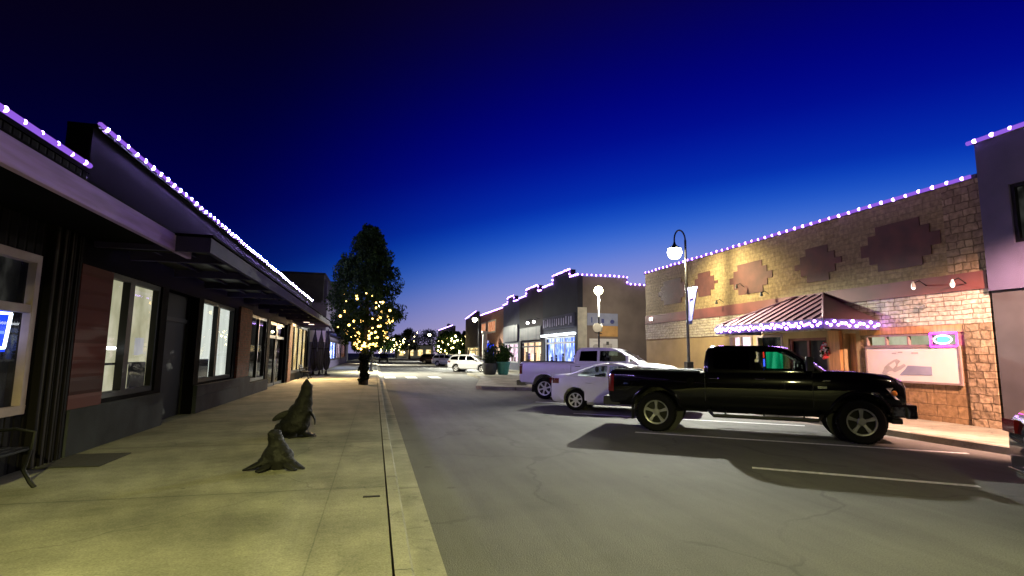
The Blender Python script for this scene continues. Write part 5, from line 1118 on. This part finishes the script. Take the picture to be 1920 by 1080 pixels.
cl2 = [(rd.uniform(-.15, .15), rd.uniform(-.12, .12), rd.uniform(.12, 1.5), .15) for k in range(34)]
crown('foliage', ('conifer', 'leaf'), t, leafy(cl2), 3500, .06, 5, .2)
b = MB()
for k in range(6): b.tube([(.05 * math.cos(k), .05 * math.sin(k), 0), (.2 * math.cos(k), .2 * math.sin(k), 1.1)], .015, 5)
b.build('stems', M['bark'], t)
def far_tree(x, y, h, rw, label, seed, lit=0, leaf=('conifer', 'leaf'), n=2600, cone=False, ls_label=None, size=.22):
    rd = random.Random(seed); t = thing('street_tree' if lit else 'pine_tree' if cone else 'tree', label, 'tree', (x, y, 0), 0, 'trees down the street')
    pr = [(0, .6), (.25, 1), (.6, .85), (1, .25)] if not cone else [(0, 1), (.5, .55), (1, .05)]
    pr = [(a, c * rw) for a, c in pr]
    b = MB(); b.tube([(0, 0, 0), (.05, 0, h * .4), (0, 0, h * .95)], [.035 * h, .022 * h, .01], 8); b.build('trunk', M['bark'], t)
    k0 = h * (.12 if cone else .3); cl_ = [(a, c, d, r * rw * .75) for a, c, d, r in clumps(rd, pr, k0, h * .97, 60)]
    crown('crown', leaf, t, leafy(cl_), n, size, seed, .4)
    if lit:
        s = thing('light_string', ls_label, 'string lights', (x, y, 0), 0, 'warm lights in far trees')
        me = bme_far
        for k in range(lit):
            a = rd.uniform(0, 6.28); z = rd.uniform(h * .28, h * .85); q = rw * rd.uniform(.4, 1.0); o = bpy.data.objects.new('bulb', me); C.objects.link(o); o.parent = s; o.location = (q * math.cos(a), q * math.sin(a), z)
    return t
bf = MB(); bf.ball((0, 0, 0), .12, 6, 4); bme_far = bf.mesh('bulb', [M['warm_bulb_far']], 60)
far_tree(11.6, 88, 5.6, 2.0, 'yellow green lit tree beside the farthest shops on the right', 21, 40, ('leaf_light', 'leaf'), ls_label='warm lights in the yellow green tree at the far right kerb')
far_tree(14.6, 98, 5.8, 1.8, 'second lit tree just past the yellow green one', 22, 34, ('leaf_light', 'leaf'), ls_label='warm lights in the second far lit tree')
far_tree(6.0, 160, 7.0, 2.6, 'lit tree left of the white end building', 23, 34, ('leaf_light', 'leaf'), ls_label='warm lights in the tree left of the end building')
far_tree(2.2, 130, 6.0, 2.2, 'lit tree close beside the big tree on the horizon', 24, 30, ('leaf_light', 'leaf'), ls_label='warm lights in the lit tree near the big tree')
far_tree(10.4, 170, 9.8, 3.2, 'dark round tree with few lights above the end building', 25, 8, ls_label='few pale lights in the dark round tree')
for i, (x, y, h, rw, cone, lb) in enumerate(((14, 250, 12, 5, False, 'wide dark tree behind the end building'), (25, 260, 12.5, 6, False, 'broad dark tree right of the end building'), (28.5, 215, 13.5, 3.4, True, 'tallest pointed dark conifer on the horizon'), (30, 225, 9, 4.5, False, 'low dark tree beside the pointed conifer'), (36.5, 225, 11.5, 3.2, True, 'middle pointed dark conifer on the horizon'), (42, 235, 11, 3, True, 'right pointed dark conifer near the far shops'), (46, 240, 9, 5, False, 'low dark tree behind the far shops'), (-2, 260, 13, 6, False, 'dark tree hidden left of the horizon'))):
    far_tree(x, y, h, rw, lb, 40 + i, 0, ('conifer', 'conifer'), 2200, cone, size=.42)
# ------------------------------------------------------------------ planters on the kerb extension
t = thing('potted_plant', 'leafy green plant in a teal fluted planter on the kerb extension', 'planter', (9.85, 41.4, 0.155))
b = MB(); prof_ = [(.36, 0), (.42, .1), (.5, .55), (.56, .9), (.60, .92), (.60, 1.0), (.54, 1.0), (.5, .86)]
b.lathe(prof_, (0, 0, 0), 12); b.build('pot', M['planter_teal'], t)
cl2 = [(rd.gauss(0, .22), rd.gauss(0, .22), 1.0 + abs(rd.gauss(0, .55)), .26) for k in range(40)]
crown('foliage', ('leaf', 'leaf_light'), t, leafy(cl2), 2600, .085, 6, .5)
t = thing('potted_plant', 'dark round topped shrub in a dark planter left of the teal one', 'planter', (8.75, 41.3, 0.155))
b = MB(); b.lathe([(.38, 0), (.5, .1), (.58, .45), (.6, .85), (.52, .9), (.46, .82)], (0, 0, 0), 18); b.build('pot', M['planter_dark'], t, 50)
cl2 = [(rd.gauss(0, .22), rd.gauss(0, .22), .95 + abs(rd.gauss(0, .5)), .26) for k in range(36)]
crown('foliage', ('conifer', 'leaf'), t, leafy(cl2), 2400, .085, 8, .2)
t = thing('sign', 'tall blue lit sign panel standing behind the dark planter', 'sign', (11.9, 56.0, 0.15))
b = MB(); b.box(-.35, .35, -.08, .08, 1.1, 2.7); b.build('panel', M['blue_sign_glow'], t, bevel=.02)
b = MB(); b.tube([(0, 0, 0), (0, 0, 1.1)], .05, 6); b.build('post', M['pole_black'], t)
t = thing('column', 'short cream stone column rising before the orange brick shop', 'column', (12.6, 62.5, 0.15))
b = MB(); b.lathe([(.4, 0), (.4, .3), (.3, .4), (.28, 4.0), (.42, 4.1), (.42, 4.3)], (0, 0, 0), 14); b.build('shaft', M['cream_column'], t, 40)
# ------------------------------------------------------------------ umbrellas, benches
def umbrella(x, y, label, s=1.0):
    t = thing('patio_umbrella', label, 'umbrella', (x, y, 0.15), rnd.uniform(0, 3), 'closed patio umbrellas')
    b = MB(); b.tube([(0, 0, 0.05), (0, 0, 3.05 * s)], .03, 8); b.build('pole', M['iron'], t)
    prof_ = [(.05, .35), (.15, .5), (.21, .9), (.18, 1.5), (.145, 1.75), (.17, 1.9), (.13, 2.35), (.06, 2.7), (.03, 2.95)]
    rr_ = []
    for r_, z in prof_: rr_.append([(r_ * (1 + .18 * math.cos(8 * a)) * math.cos(a), r_ * (1 + .18 * math.cos(8 * a)) * math.sin(a), z * s) for a in [2 * PI * k / 32 for k in range(32)]])
    b = MB(); b.loft(rr_); c = b.build('canopy', M['umbrella_cloth'], t, 50)
    b = MB(); b.lathe([(.19, 1.72 * s), (.2, 1.76 * s), (.19, 1.8 * s)], (0, 0, 0), 16); b.build('tie_strap', M['iron'], c)
    b = MB(); b.lathe([(.28, 0), (.28, .06), (.1, .1), (.05, .3)], (0, 0, 0), 18); b.build('base', M['iron'], t, 40)
for x, y, lb in ((-4.05, 39.2, 'closed black patio umbrella nearest the shop wall'), (-3.62, 39.0, 'closed black patio umbrella in the middle of three'), (-3.22, 39.3, 'closed black patio umbrella nearest the kerb of three')): umbrella(x, y, lb, 1.04)
def bench(loc, rz, label, L=1.5):
    t = thing('bench', label, 'bench', loc, rz, 'sidewalk benches')
    b = MB()
    for k in range(4): b.box(-L / 2, L / 2, -.22 + k * .11, -.13 + k * .11, .42, .45)
    b.build('seat', M['iron'], t, bevel=.006)
    b = MB()
    for k in range(3): b.obox((0, .25 + k * .03, .55 + k * .12), (L, .022, .09), Matrix.Rotation(R(-14), 3, 'X'))
    b.build('backrest', M['iron'], t, bevel=.006)
    for s in (-1, 1):
        x = s * (L / 2 - .06)
        b = MB(); b.tube([(x, -.30, 0.0), (x, -.25, .06), (x, -.17, .2), (x, -.22, .40), (x, .18, .41), (x, .24, .45), (x, .33, .85)], .024, 6); b.tube([(x, .14, .4), (x, .18, .2), (x, .30, .04), (x, .34, 0)], .024, 6); b.build('leg', M['iron'], t, 50)
        b = MB(); b.tube([(x, .26, .62), (x, -.05, .66), (x, -.24, .62), (x, -.22, .42)], .02, 6); b.build('armrest', M['iron'], t, 50)
bench((-4.0, 6.78, 0.15), R(90), 'black iron bench against the near shop wall at the left edge')
bench((-3.95, 34.2, 0.15), R(90), 'dark bench under the far end of the metal canopy')
